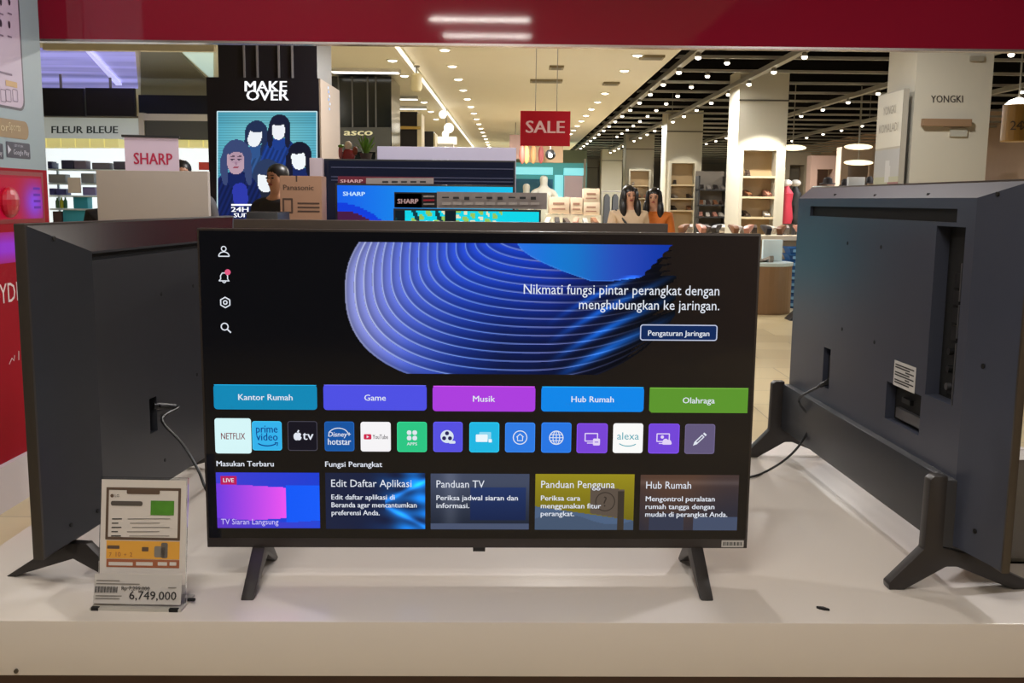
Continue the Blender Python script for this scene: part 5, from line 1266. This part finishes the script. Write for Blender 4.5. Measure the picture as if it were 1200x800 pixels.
def shelf_column(x0, x1, side, Y, n0, n1, ny0, shelves, label, ulabel, where, spot=0, depth=.8, sign=None):
    a, c = at(x0, 200, Y), at(x1, 200, Y); cx = (a.x + c.x) / 2; hw = (c.x - a.x) / 2
    o = empty('column', (cx, Y, 0), 0, label, 'column')
    b = MB(); b.box((-hw, 0, 0), (hw, depth, CZ + .2), colm); b.build('shaft', o)
    b = MB(); zc_ = at(x0, 0, Y).z; b.box((-hw - .01, -.012, CZ - .28), (hw + .01, 0, CZ - .255), mat('column_joint', (84, 78, 66), .6)); b.build('joint_line', o)
    if n0 is None: return o
    l, r_ = at(n0, 200, Y - .3).x - cx, at(n1, 200, Y - .3).x - cx; zt = at(n0, ny0, Y - .3).z
    u = empty('shelf_unit', (cx, Y - .3, 0), 0, ulabel, 'shelf')
    b = MB(); b.box((l - .05, 0, 0), (l, .3, zt + .05), colm); b.build('side_panel', u)
    b = MB(); b.box((r_, 0, 0), (r_ + .05, .3, zt + .05), colm); b.build('side_panel', u)
    b = MB(); b.box((l, 0, zt), (r_, .3, zt + .05), colm); b.build('top_panel', u)
    b = MB(); b.box((l, .28, 0), (r_, .298, zt), nichem); b.build('back_panel', u)
    zz = []
    for y in shelves:
        z = at(n0, y, Y - .3).z; zz.append(z); b = MB(); b.box((l, .0, z - .03), (r_, .28, z), mat('shelf_pale', (214, 196, 160), .5)); b.build('shelf', u)
    for k, z in enumerate(zz):
        n = max(2, int((r_ - l) / .19))
        for q in range(n):
            if k == 0 and q not in (0,): continue
            shoe((cx + l + .1 + q * (r_ - l - .18) / max(1, n - 1), Y - .15, z + .005), math.radians(-98 + 9 * ((q * 7 + k * 3) % 4)), (q * 2 + k * 3 + int(Y)) % 6, where, .95)
    if spot:
        L_ = bpy.data.lights.new('column_spot', 'SPOT'); L_.energy = spot; L_.spot_size = math.radians(52); L_.spot_blend = .25; L_.shadow_soft_size = .05; L_.color = (1, .95, .84)
        lo = bpy.data.objects.new('column_spot', L_); C.objects.link(lo); lo.location = (cx, Y - 1.15, 3.2)
        lo.rotation_euler = (Vector((cx, Y - .15, 1.75)) - lo.location).to_track_quat('-Z', 'Y').to_euler()
    return o
shelf_column(863, 920, 853, 17.0, 871, 909, 176, (206, 230, 254), 'white square column lit bright by a spotlight', 'shoe shelf niche on the brightly lit column', 'on the brightly lit column', 330)
shelf_column(780, 822, 775, 24.6, 787, 814, 191, (216, 232, 246), 'cream square column behind the woman in orange', 'shoe shelf niche on the column behind the woman in orange', 'on the column behind the woman in orange', 60)
shelf_column(733, 766, 729, 33.0, 739, 761, 200, (217, 232), 'cream square column behind the woman in cream', 'shelf niche on the column behind the woman in cream', 'on the column behind the woman in cream', 60)
shelf_column(705, 729, 702, 42.5, None, None, 0, (), 'far cream column left of the woman in cream', '', '')
shelf_column(686, 701, 684, 52.0, None, None, 0, (), 'furthest and smallest cream column', '', '')
# nearest column with lettering
Y1 = 9.7
a, c = at(1066, 200, Y1), at(1155, 200, Y1); cx = (a.x + c.x) / 2; hw = (c.x - a.x) / 2
o = empty('column', (cx, Y1, 0), 0, 'nearest grey white column with dark lettering, right of the hall', 'column')
b = MB(); b.box((-hw, 0, 0), (hw, .72, CZ + .4), colm); b.build('shaft', o)
Pn = lambda u, v, k: Vector(at(u, -v, Y1 - .003 * k)) - o.location
b = MB(); b.text(Pn, 'YONGKI', 1091, -120, mat('letter_dark', (70, 64, 58), .5), 1, width=37.5, size=12, bold=.015); b.build('lettering', o)
b = MB(); p0, p1 = Pn(1079, -148, 0), Pn(1136, -140, 0); b.box((p0.x, -.06, p0.z), (p1.x, 0, p1.z), mat('wood_bar', (140, 112, 84), .5)); tag(b.build('wooden_bar', o), 'brown wooden rail')
b = MB(); p0, p1 = Pn(1112, -160, 0), Pn(1133, -150.5, 0); b.box((p0.x, -.02, p0.z), (p1.x, 0, p1.z), mat('small_plate', (176, 174, 160), .4)); b.build('switch_plate', o)
b = MB(); p0, p1 = Pn(1136, -72, 0), Pn(1152, -66, 0); b.box((p0.x, -.03, p0.z), (p1.x, 0, p1.z), mat('sensor_grey', (150, 144, 128), .5)); b.build('sensor', o)
# banner by that column's left face
bx_ = a.x - .12
bn = empty('banner_board', (bx_, 9.7, 0), 0, 'upright fashion banner board leaning at the left face of the lettered column', 'banner')
def bq(px, py):
    d = ray(px, py); t = bx_ / d.x; return (d.y * t - 9.7, CAMZ + d.z * t)
q = [bq(1056.5, 106), bq(1027.5, 111)]
ya_, yb_ = bq(1056.5, 150)[0], bq(1027.5, 150)[0]; zt_ = (q[0][1] + q[1][1]) / 2
b = MB(); b.box((0, ya_, .02), (.05, yb_, zt_), mat('banner_edge', (160, 154, 140), .5)); b.build('panel', bn)
Pb = lambda u, v, k: (-.002 * k, u, v)
b = MB(); b.poly(Pb, [(ya_, zt_ - .5), (yb_, zt_ - .5), (yb_, zt_ - .01), (ya_, zt_ - .01)], mat('banner_cream', (196, 192, 178), .5), 1)
Pbm = lambda u, v, k: (-.002 * k, -u, v)
b.text(Pbm, 'YONGKI', -(ya_ + yb_) / 2, zt_ - .2, mat('banner_grey', (140, 132, 118), .5), 2, width=.3 * abs(yb_ - ya_) / .6, size=.11, align='c'); b.text(Pbm, 'KOMALADI', -(ya_ + yb_) / 2, zt_ - .36, mat('banner_grey', (140, 132, 118), .5), 2, width=abs(yb_ - ya_) * .75, size=.11, align='c'); b.build('lettering', bn)
def fashion(u, v):
    rgb = L3((150, 152, 150), (196, 190, 184), v); m = (u < .42) & (v < .86); rgb[m] = L3((120, 70, 72), (176, 110, 112), v)[m]
    m = (np.hypot((u - .45) / .1, (v - .9) / .06) < 1); rgb[m] = np.array([230, 220, 210.]); m = (u > .62) & (v < .5); rgb[m] = np.array([120, 128, 126.]); m = np.abs(v - .62) < .03; rgb[m] = np.array([222, 220, 212.]); return rgb * .8, None
b = MB()
nx_, ny_ = 24, 40
uu, vv = np.meshgrid((np.arange(nx_) + .5) / nx_, (np.arange(ny_) + .5) / ny_); rgb, _ = fashion(uu, vv)
for j in range(ny_):
    for i in range(nx_):
        y0_, y1_ = ya_ + (yb_ - ya_) * i / nx_, ya_ + (yb_ - ya_) * (i + 1) / nx_; z0_, z1_ = .02 + (zt_ - .54) * j / ny_, .02 + (zt_ - .54) * (j + 1) / ny_
        cc = tuple(int(x / 24) * 24 + 12 for x in rgb[j, i]); b.poly(Pb, [(y0_, z0_), (y1_, z0_), (y1_, z1_), (y0_, z1_)], mat('print_%d_%d_%d' % cc, cc, .5), 1)
tag(b.build('photo_print', bn), 'reddish and grey fashion photograph')
# gold drum sign
GY = 12.0; p = at(1192, 143, GY); o = empty('drum_pendant', (p.x, GY, at(1192, 166, GY).z), 0, 'gold drum shaped pendant lamp sign right of the lettered column', 'lamp')
gh = at(1192, 123, GY).z - o.location.z; gr = at(1192, 123, GY).x - at(1175, 123, GY).x
b = MB(); b.lathe([(gr * .97, 0), (gr, .01), (gr, gh), (gr * .97, gh)], mat('drum_gold', (160, 120, 52), .4, noise=.1), 32); b.build('shade', o)
b = MB(); b.lathe([(gr * .9, gh + .003), (gr * .6, gh + .05), (.02, gh + .08)], bulb, 24); b.build('bulb', o, smooth=True)
b = MB(); b.cyl((0, 0, gh + .05), (0, 0, 3.9 - o.location.z), .01, rail_m, 8); b.build('cord', o)
b = MB(); 
for i, g_ in enumerate('24X7'):
    an = math.radians(-128 + 22 * i); b.text(lambda u, v, k, an=an: ((gr + .004) * math.cos(an + u / gr), (gr + .004) * math.sin(an + u / gr), v), g_, 0, gh * .3, mat('drum_ink', (74, 58, 40), .5), 1, size=.14, align='c')
b.build('lettering', o)

# ================================================================== GOODS BETWEEN THE COLUMNS
# display table with shoe boxes, left of the women
tb = empty('display_table', (at(668, 262, 15).x, 15.0, 0), 0, 'low white display table left of the two women', 'table')
zt_ = at(668, 262, 15.2).z; tx = tb.location.x
b = MB(); b.box((-.5, 0, zt_ - .05), (.9, .8, zt_), shelfw); b.build('table_top', tb)
for (x, y) in ((-.45, .05), (.85, .05), (-.45, .75), (.85, .75)): b = MB(); b.box((x - .03, y - .03, 0), (x + .03, y + .03, zt_ - .05), shelfw); b.build('leg', tb)
boxm = mat('shoebox', (206, 184, 158), .6, noise=.08); bxl = mat('shoebox_label', (150, 110, 90), .6)
for i, (x0, x1, y0, y1, lb) in enumerate(((643, 667.5, 231, 249, 'wide cream carton left in the display table stack'), (668.5, 683, 231.5, 249, 'square cream carton in the middle of the display table stack'), (683.5, 703, 237, 252, 'lower cream carton right in the display table stack'), (683.5, 703, 221, 237, 'upper cream carton right in the display table stack'))):
    a, c = at(x0, y1, 15.35), at(x1, y0, 15.35); zb = zt_ + .004 + (.13 if i < 2 else .12)
    if i == 3: zb = at(690, 237, 15.35).z
    o = empty('carton', ((a.x + c.x) / 2, 15.35, zb), 0, lb, 'box'); h_ = c.z - zb; w_ = (c.x - a.x) / 2
    b = MB(); b.box((-w_, 0, 0), (w_, .3, h_), boxm); b.build('box_body', o, bevel=.004)
    b = MB(); b.box((-w_ * .6, -.003, h_ * .55), (w_ * .5, 0, h_ * .68), bxl); b.box((-w_ * .7, -.003, h_ * .25), (w_ * .6, 0, h_ * .34), bxl); b.build('print', o)
b = MB(); b.box((at(640, 250, 15.35).x - tx, .3, zt_), (at(704, 250, 15.35).x - tx, .7, zt_ + .124), mat('riser_cream', (196, 180, 150), .6)); b.build('riser', tb)
for i in range(6): shoe((at(642 + i * 11, 260, 15.1).x, 15.14, zt_ + .008), math.radians(-100 + 12 * (i % 3)), (i * 5 + 1) % 6, 'on the low white table left of the women', .8)
# mannequins in front of the aqua shop
wm = mat('mannequin_white', (222, 222, 212), .35)
for (px, py, rzz, lb) in ((637.5, 202, 15, 'taller white mannequin in front of the aqua lit shop'), (617, 212, -20, 'shorter white mannequin left in front of the aqua lit shop')):
    YM = 19.0 if px > 630 else 20.2; zt2 = at(px, py, YM).z; s = zt2 / 1.62; o = empty('mannequin', (at(px, py, YM).x, YM, 0), math.radians(rzz), lb, 'mannequin')
    V = [(0, 0, .92, .13), (0, 0, 1.06, .1), (0, 0, 1.25, .125), (0, 0, 1.36, .07), (0, 0, 1.43, .045), (0, 0, 1.52, .07), (0, 0, 1.58, .05)]; E_ = [(i, i + 1) for i in range(6)]
    for q in (-1, 1):
        n = len(V); V += [(q * .16, 0, 1.33, .05), (q * .24, -.02, 1.1, .036), (q * .22, -.1, .9, .024), (q * .21, -.13, .82, .02), (q * .09, 0, .84, .085), (q * .09, -.02, .48, .055), (q * .09, 0, .08, .035), (q * .1, -.12, .03, .03)]; E_ += [(3, n), (n, n + 1), (n + 1, n + 2), (n + 2, n + 3), (0, n + 4), (n + 4, n + 5), (n + 5, n + 6), (n + 6, n + 7)]
    skinned('figure', [(x * s, y * s, z * s, r_ * s) for x, y, z, r_ in V], E_, wm, o)
    V = [(0, 0, .85, .17), (0, 0, 1.05, .13), (0, 0, 1.25, .15), (0, 0, 1.37, .08)]; skinned('dress', [(x * s, y * s, z * s, r_ * s) for x, y, z, r_ in V], [(0, 1), (1, 2), (2, 3)], mat('dress_pale', (206, 206, 188), .6), o)
    b = MB(); b.cyl((0, 0, 0), (0, 0, .02), .17, port_m, 20); b.build('base_plate', o)
# aqua shop at the far end
FY = 34.0
fs = empty('shop', (at(645, 230, FY).x, FY, 0), 0, 'distant aqua lit shop front at the end of the hall', 'shop'); fx = fs.location
def fb(x0, y0, x1, y1, dy, m, name, z0=None, d=.3):
    b = MB(); a, c = at(x0, y1, FY + dy), at(x1, y0, FY + dy); b.box((a.x - fx.x, dy, a.z if z0 is None else z0), (c.x - fx.x, dy + d, c.z), m); return b.build(name, fs)
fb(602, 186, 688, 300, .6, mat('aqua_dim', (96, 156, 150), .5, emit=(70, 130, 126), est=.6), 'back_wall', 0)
fb(600, 176, 688, 190, 0, mat('fascia_olive', (116, 128, 100), .5), 'fascia')
fb(604, 196, 648, 204, .1, mat('aqua_lit', (150, 226, 230), .5, emit=(130, 216, 226), est=.9), 'light_panel'); fb(661, 197, 684, 205, .1, mat('aqua_lit', (150, 226, 230)), 'light_panel')
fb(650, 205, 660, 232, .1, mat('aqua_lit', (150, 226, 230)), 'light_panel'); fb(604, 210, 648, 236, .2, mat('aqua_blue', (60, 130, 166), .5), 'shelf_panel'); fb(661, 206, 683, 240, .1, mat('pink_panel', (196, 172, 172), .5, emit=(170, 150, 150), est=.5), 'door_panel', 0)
fb(683.5, 186, 687, 240, -.1, wall_m, 'frame_post', 0); fb(600, 190, 604, 240, -.1, wall_m, 'frame_post', 0)
for (px0, px1, c, nm) in ((597, 611, (150, 120, 108), 0), (613, 660, (178, 150, 120), 1)):
    b = MB(); pbox(b, px0, 158 if nm == 0 else 170, px1, 186 if nm == 0 else 190, 26 + nm, .2, mat('bill_%d' % nm, c, .6)); b.cyl((at((px0 + px1) / 2, 180, 26 + nm).x, 26.1 + nm, at(600, 165, 26).z), (at((px0 + px1) / 2, 180, 26 + nm).x, 26.1 + nm, CZ), .01, rail_m, 6)
    tag(b.build('hanging_banner'), ['small brown hanging banner left of the red sale sign', 'pale patterned hanging banner under the red sale sign'][nm], 'banner')
for i, (px, c, nm) in enumerate(((612, (168, 84, 70), 'red'), (617, (204, 170, 100), 'yellow'), (625, (196, 138, 90), 'orange'), (634, (160, 80, 80), 'crimson'))):
    p = at(px, 181, 25.2 + .35 * i); b = MB(); b.cyl((p.x, p.y, p.z + .2), (p.x, p.y, CZ), .008, rail_m, 6); b.ball((p.x, p.y, p.z), (.07, .05, .22), mat('pennant_' + nm, c, .6)); tag(b.build('lantern', smooth=True), nm + ' slim hanging lantern under the red sale sign', 'lantern')
b = MB(); p = at(645, 180, 25); b.ball((at(645, 181, 25).x, 25, at(645, 181, 25).z), (.12, .12, .12), dark_pl); b.cyl((at(645, 181, 25).x, 25, at(645, 176, 25).z), (at(645, 181, 25).x, 25, CZ), .012, rail_m, 6); p = at(645, 182, 24.86); b.ball((p.x, 24.86, p.z), .05, bulb); tag(b.build('hanging_spotlight', smooth=True), 'black round hanging spotlight below the red sale sign', 'spotlight')
# garment rail and black rack
gr_ = empty('garment_rail', (at(721, 230, 28).x, 28, 0), 0, 'dark garment rail between the far columns left of the women', 'rail')
b = MB(); b.cyl((-.35, 0, 1.75), (.35, 0, 1.75), .015, rail_m); b.build('rail', gr_)
for x in (-.35, .35): b = MB(); b.cyl((x, 0, 0), (x, 0, 1.75), .018, rail_m); b.build('post', gr_)
for i, x in enumerate((-.22, .0, .22)):
    b = MB(); b.prism([(x - .09, -.15, .9), (x + .09, -.15, .9), (x + .07, -.15, 1.6), (x + .02, -.15, 1.68), (x - .02, -.15, 1.68), (x - .07, -.15, 1.6)], (0, .3, 0), mat('coat_dark', (50, 52, 56), .7)); tag(b.build('coat'), ['left dark coat on the far garment rail', 'middle dark coat on the far garment rail', 'right dark coat on the far garment rail'][i], 'coat'); C.objects.get('coat' if i == 0 else 'coat.%03d' % i).location = (gr_.location.x, 28, 0)
sr_ = empty('shoe_rack', (at(835, 240, 20).x, 20, 0), 0, 'black open shoe rack left of the brightly lit column', 'rack')
x0_, x1_ = at(818, 230, 20).x - sr_.location.x, at(852, 230, 20).x - sr_.location.x
zz = [at(835, y, 20).z for y in (222, 240, 254, 268)]
bkm = mat('rack_black', (44, 42, 40), .5)
for z in zz: b = MB(); b.box((x0_, 0, z - .02), (x1_, .35, z), bkm); b.build('shelf', sr_)
for x in (x0_, x1_ - .03): b = MB(); b.box((x, 0, 0), (x + .03, .35, at(835, 206, 20).z), bkm); b.build('side_frame', sr_)
b = MB(); b.box((x0_, .34, 0), (x1_, .37, at(835, 200, 20).z), mat('rack_back', (128, 118, 104), .6)); b.build('back_panel', sr_)
for k, z in enumerate(zz):
    for q in range(4): shoe((sr_.location.x + x0_ + .09 + q * .13, 20.15, z + .004), math.radians(-98 + 5 * q), (k * 2 + q * 3) % 6, 'on the black rack', .85)
# racks of tilted shoes in front of the lit column
t2 = empty('display_table', (at(880, 275, 16).x, 15.6, 0), 0, 'cream shoe table in front of the brightly lit column', 'table')
zt3 = at(880, 276, 15.7).z
b = MB(); b.box((-1.15, 0, zt3 - .06), (.85, .7, zt3), mat('table_cream', (206, 192, 168), .5)); b.build('table_top', t2)
b = MB(); b.box((-1.1, .1, 0), (.8, .65, zt3 - .06), mat('table_base', (170, 156, 132), .5)); b.build('base', t2)
for i in range(16): 
    x = t2.location.x - 1.05 + i * .12
    shoe((x, 15.72 + .22 * (i % 2), zt3 + .075), math.radians(60 + 20 * ((i * 5) % 4)), (i * 7 + 2) % 6, 'heaped on the cream shoe table', 1.0, math.radians(-28))
# counter, basket stack
ct = empty('counter', (at(897, 358, 15.3).x - .05, 15.9, 0) if False else (at(893, 340, 14.6).x, 14.6, 0), 0, 'round brown counter with white top on the tiled floor', 'counter')
zt4 = at(893, 308, 14.3).z; rr_ = at(926, 340, 14.6).x - at(893, 340, 14.6).x
b = MB(); b.lathe([(rr_ * .99, 0), (rr_, .03), (rr_, zt4 - .05), (rr_ * .98, zt4 - .045)], mat('counter_brown', (140, 108, 76), .45, noise=.06), 36); b.build('drum', ct)
b = MB(); b.lathe([(rr_ * 1.02, zt4 - .045), (rr_ * 1.03, zt4 - .03), (rr_ * 1.03, zt4), (rr_ * .9, zt4 + .002)], shelfw, 36); b.build('white_top', ct)
b = MB(); p0, p1 = at(894, 306, 14.6), at(918, 281, 14.6); b.box((p0.x, 14.62, zt4 + .004), (p1.x, 14.7, p1.z), shelfw); tag(b.build('display_plate', bevel=.008), 'white square display plate standing on the round counter', 'plate')
for i, px in enumerate((888, 899)): shoe((at(px, 305, 14.4).x, 14.42, zt4 + .006), math.radians(30 + 90 * i), 1 if i == 0 else 3, 'on the round brown counter', .9)
bm_ = mat('basket_blue', (38, 92, 150), .4); BY = 15.2
bx0, bx1 = at(923, 330, BY).x, at(923, 330, BY).x + .42
zb0 = .0; hb_ = at(925, 290, BY).z / 9
first = None
for i in range(9):
    if first is None:
        o = empty('shopping_basket'); b = MB(); w0_, w1_ = .17, .21; hh_ = hb_ * 1.05
        lo = [(-w0_, 0, 0), (w0_, 0, 0), (w0_, .3, 0), (-w0_, .3, 0)]; hi = [(-w1_, -.03, hh_), (w1_, -.03, hh_), (w1_, .33, hh_), (-w1_, .33, hh_)]
        for k in range(4): b.quad(lo[k], lo[(k + 1) % 4], hi[(k + 1) % 4], hi[k], bm_)
        b.quad(*lo, bm_); b.build('tray', o)
        b = MB(); b.box((-w1_ - .01, -.042, hh_ - .02), (w1_ + .01, -.028, hh_), bm_); b.box((-w1_ - .01, .328, hh_ - .02), (w1_ + .01, .342, hh_), bm_); b.build('rim', o)
        b = MB(); b.box((-.15, -.036, hh_ * .32), (.15, -.022, hh_ * .72), mat('basket_pale', (120, 168, 206), .4)); b.build('grip_panel', o); first = o
    else: o = copy_tree(first)
    o.location = (bx0 + .2, BY, zb0 + i * hb_); tag(o, 'blue plastic shopping basket in the stack by the round counter', 'basket', 'blue shopping baskets by the counter')
b = MB(); p = fl(936, 376, 0); b.hexa([(p.x - .12, p.y, 0), (p.x + .5, p.y, 0), (p.x + .5, p.y + .3, 0), (p.x - .12, p.y + .3, 0)], [(p.x + .08, p.y + .1, .22), (p.x + .3, p.y + .1, .22), (p.x + .3, p.y + .2, .22), (p.x + .08, p.y + .2, .22)], dark_pl); tag(b.build('stand_foot', bevel=.01), 'black stand foot on the tiled floor by the right television', 'stand')
# shops at the far right
for (x0, x1, y0, y1, Yq, c, nm, lb) in ((918, 950, 178, 300, 30, (150, 138, 116), 'portal', 'beige shop portal right of the brightly lit column'), (950, 985, 182, 300, 28, (170, 140, 124), 'portal', 'rosy beige shop portal in the right distance'), (985, 1034, 172, 300, 26, (178, 158, 140), 'portal', 'wide pale shop portal left of the fashion banner')):
    o = empty('portal', (at(x0, 200, Yq).x, Yq, 0), 0, lb, 'shop'); m = mat('portal_%d' % x0, c, .5); a, c2 = at(x0, y0, Yq), at(x1, y0, Yq); W_ = c2.x - a.x; z_ = a.z
    b = MB(); b.box((0, 0, 0), (.18, .4, z_), m); b.build('post', o); b = MB(); b.box((W_ - .18, 0, 0), (W_, .4, z_), m); b.build('post', o); b = MB(); b.box((.18, 0, z_ - .35), (W_ - .18, .4, z_), m); b.build('lintel', o)
    b = MB(); b.box((.18, .5, 0), (W_ - .18, .55, z_), mat('portal_back_%d' % x0, tuple(int(v * .72) for v in c), .6)); b.build('back_panel', o)
for (px, py, Yq, rad, lb) in ((929, 173, 22, .28, 'oval glowing ceiling lamp right of the brightly lit column'), (1006, 172, 22.5, .3, 'oval glowing ceiling lamp left of the fashion banner, higher of two'), (1006, 190.5, 23.8, .33, 'oval glowing ceiling lamp left of the fashion banner, lower of two')):
    p = at(px, py, Yq); o = empty('pendant_lamp', (p.x, Yq, p.z), 0, lb, 'lamp'); b = MB(); b.ball((0, 0, 0), (rad, rad * .6, .06), mat('warm_glow', (250, 236, 190), .4, emit=(255, 240, 200), est=1.6)); b.build('shade', o, smooth=True); b = MB(); b.cyl((0, 0, .05), (0, 0, 3.9 - p.z), .01, rail_m, 6); b.build('cord', o)
for i, (px, py, lb) in enumerate(((970, 214, 'widest black hat on the far stand over the right television'), (990, 216, 'second black hat from the left over the right television'), (1004, 214, 'third black hat from the left over the right television'), (1019, 213, 'rightmost black hat over the right television'))):
    Yq = 14.0; p = at(px, py, Yq); o = empty('hat', (p.x, Yq, p.z - .02), 0, lb, 'hat')
    r_ = .1 if i == 0 else .075
    b = MB(); b.lathe([(r_, 0), (r_ * .95, .012), (r_ * .6, .015)], mat('hat_black', (36, 28, 30), .7), 18); b.build('brim', o); b = MB(); b.lathe([(r_ * .62, .01), (r_ * .55, .07), (r_ * .3, .09), (.005, .092)], mat('hat_black', (36, 28, 30)), 18); b.build('crown', o, smooth=True)
hs_ = empty('hat_stand', (at(995, 220, 14).x, 14.0, 0), 0, 'pale stand table carrying the black hats', 'table'); zh = at(990, 216, 14).z - .025
b = MB(); b.box((-.42, -.2, zh - .06), (.42, .2, zh), shelfw); b.build('table_top', hs_)
for x in (-.38, .38): b = MB(); b.box((x - .03, -.15, 0), (x + .03, .15, zh - .06), shelfw); b.build('leg', hs_)
b = MB(); p0, p1 = at(998, 217, 13.7), at(1018, 210, 13.7); b.box((p0.x, 13.84, zh + .001), (p1.x, 13.9, p1.z + .03), mat('hat_card', (206, 206, 206), .5)); tag(b.build('card_sign', bevel=.003), 'pale card standing among the black hats', 'sign')
for i, (px, c, nm) in enumerate(((922, (190, 50, 70), 'red and black'), (932, (40, 40, 42), 'black and white'))):
    Yq = 17.5 + .6 * i; p = at(px, 222, Yq); o = empty('handbag', (p.x, Yq, at(px, 262, Yq).z), 0, '%s garment form right of the brightly lit column' % nm, 'mannequin')
    zt5 = at(px, 218, Yq).z - o.location.z
    b = MB(); b.lathe([(.1, 0), (.12, .1), (.09, zt5 * .55), (.11, zt5 * .8), (.05, zt5 * .95), (.03, zt5)], mat('form_%d' % i, c, .6), 14); b.build('torso', o, smooth=True); b = MB(); b.lathe([(.03, -o.location.z), (.03, 0)], port_m, 8); b.build('stand_pole', o); b = MB(); b.ball((0, 0, zt5 + .05), (.09, .07, .06), mat('form_white', (226, 224, 216), .5)); b.build('collar', o, smooth=True)
    o.name = 'garment_form'
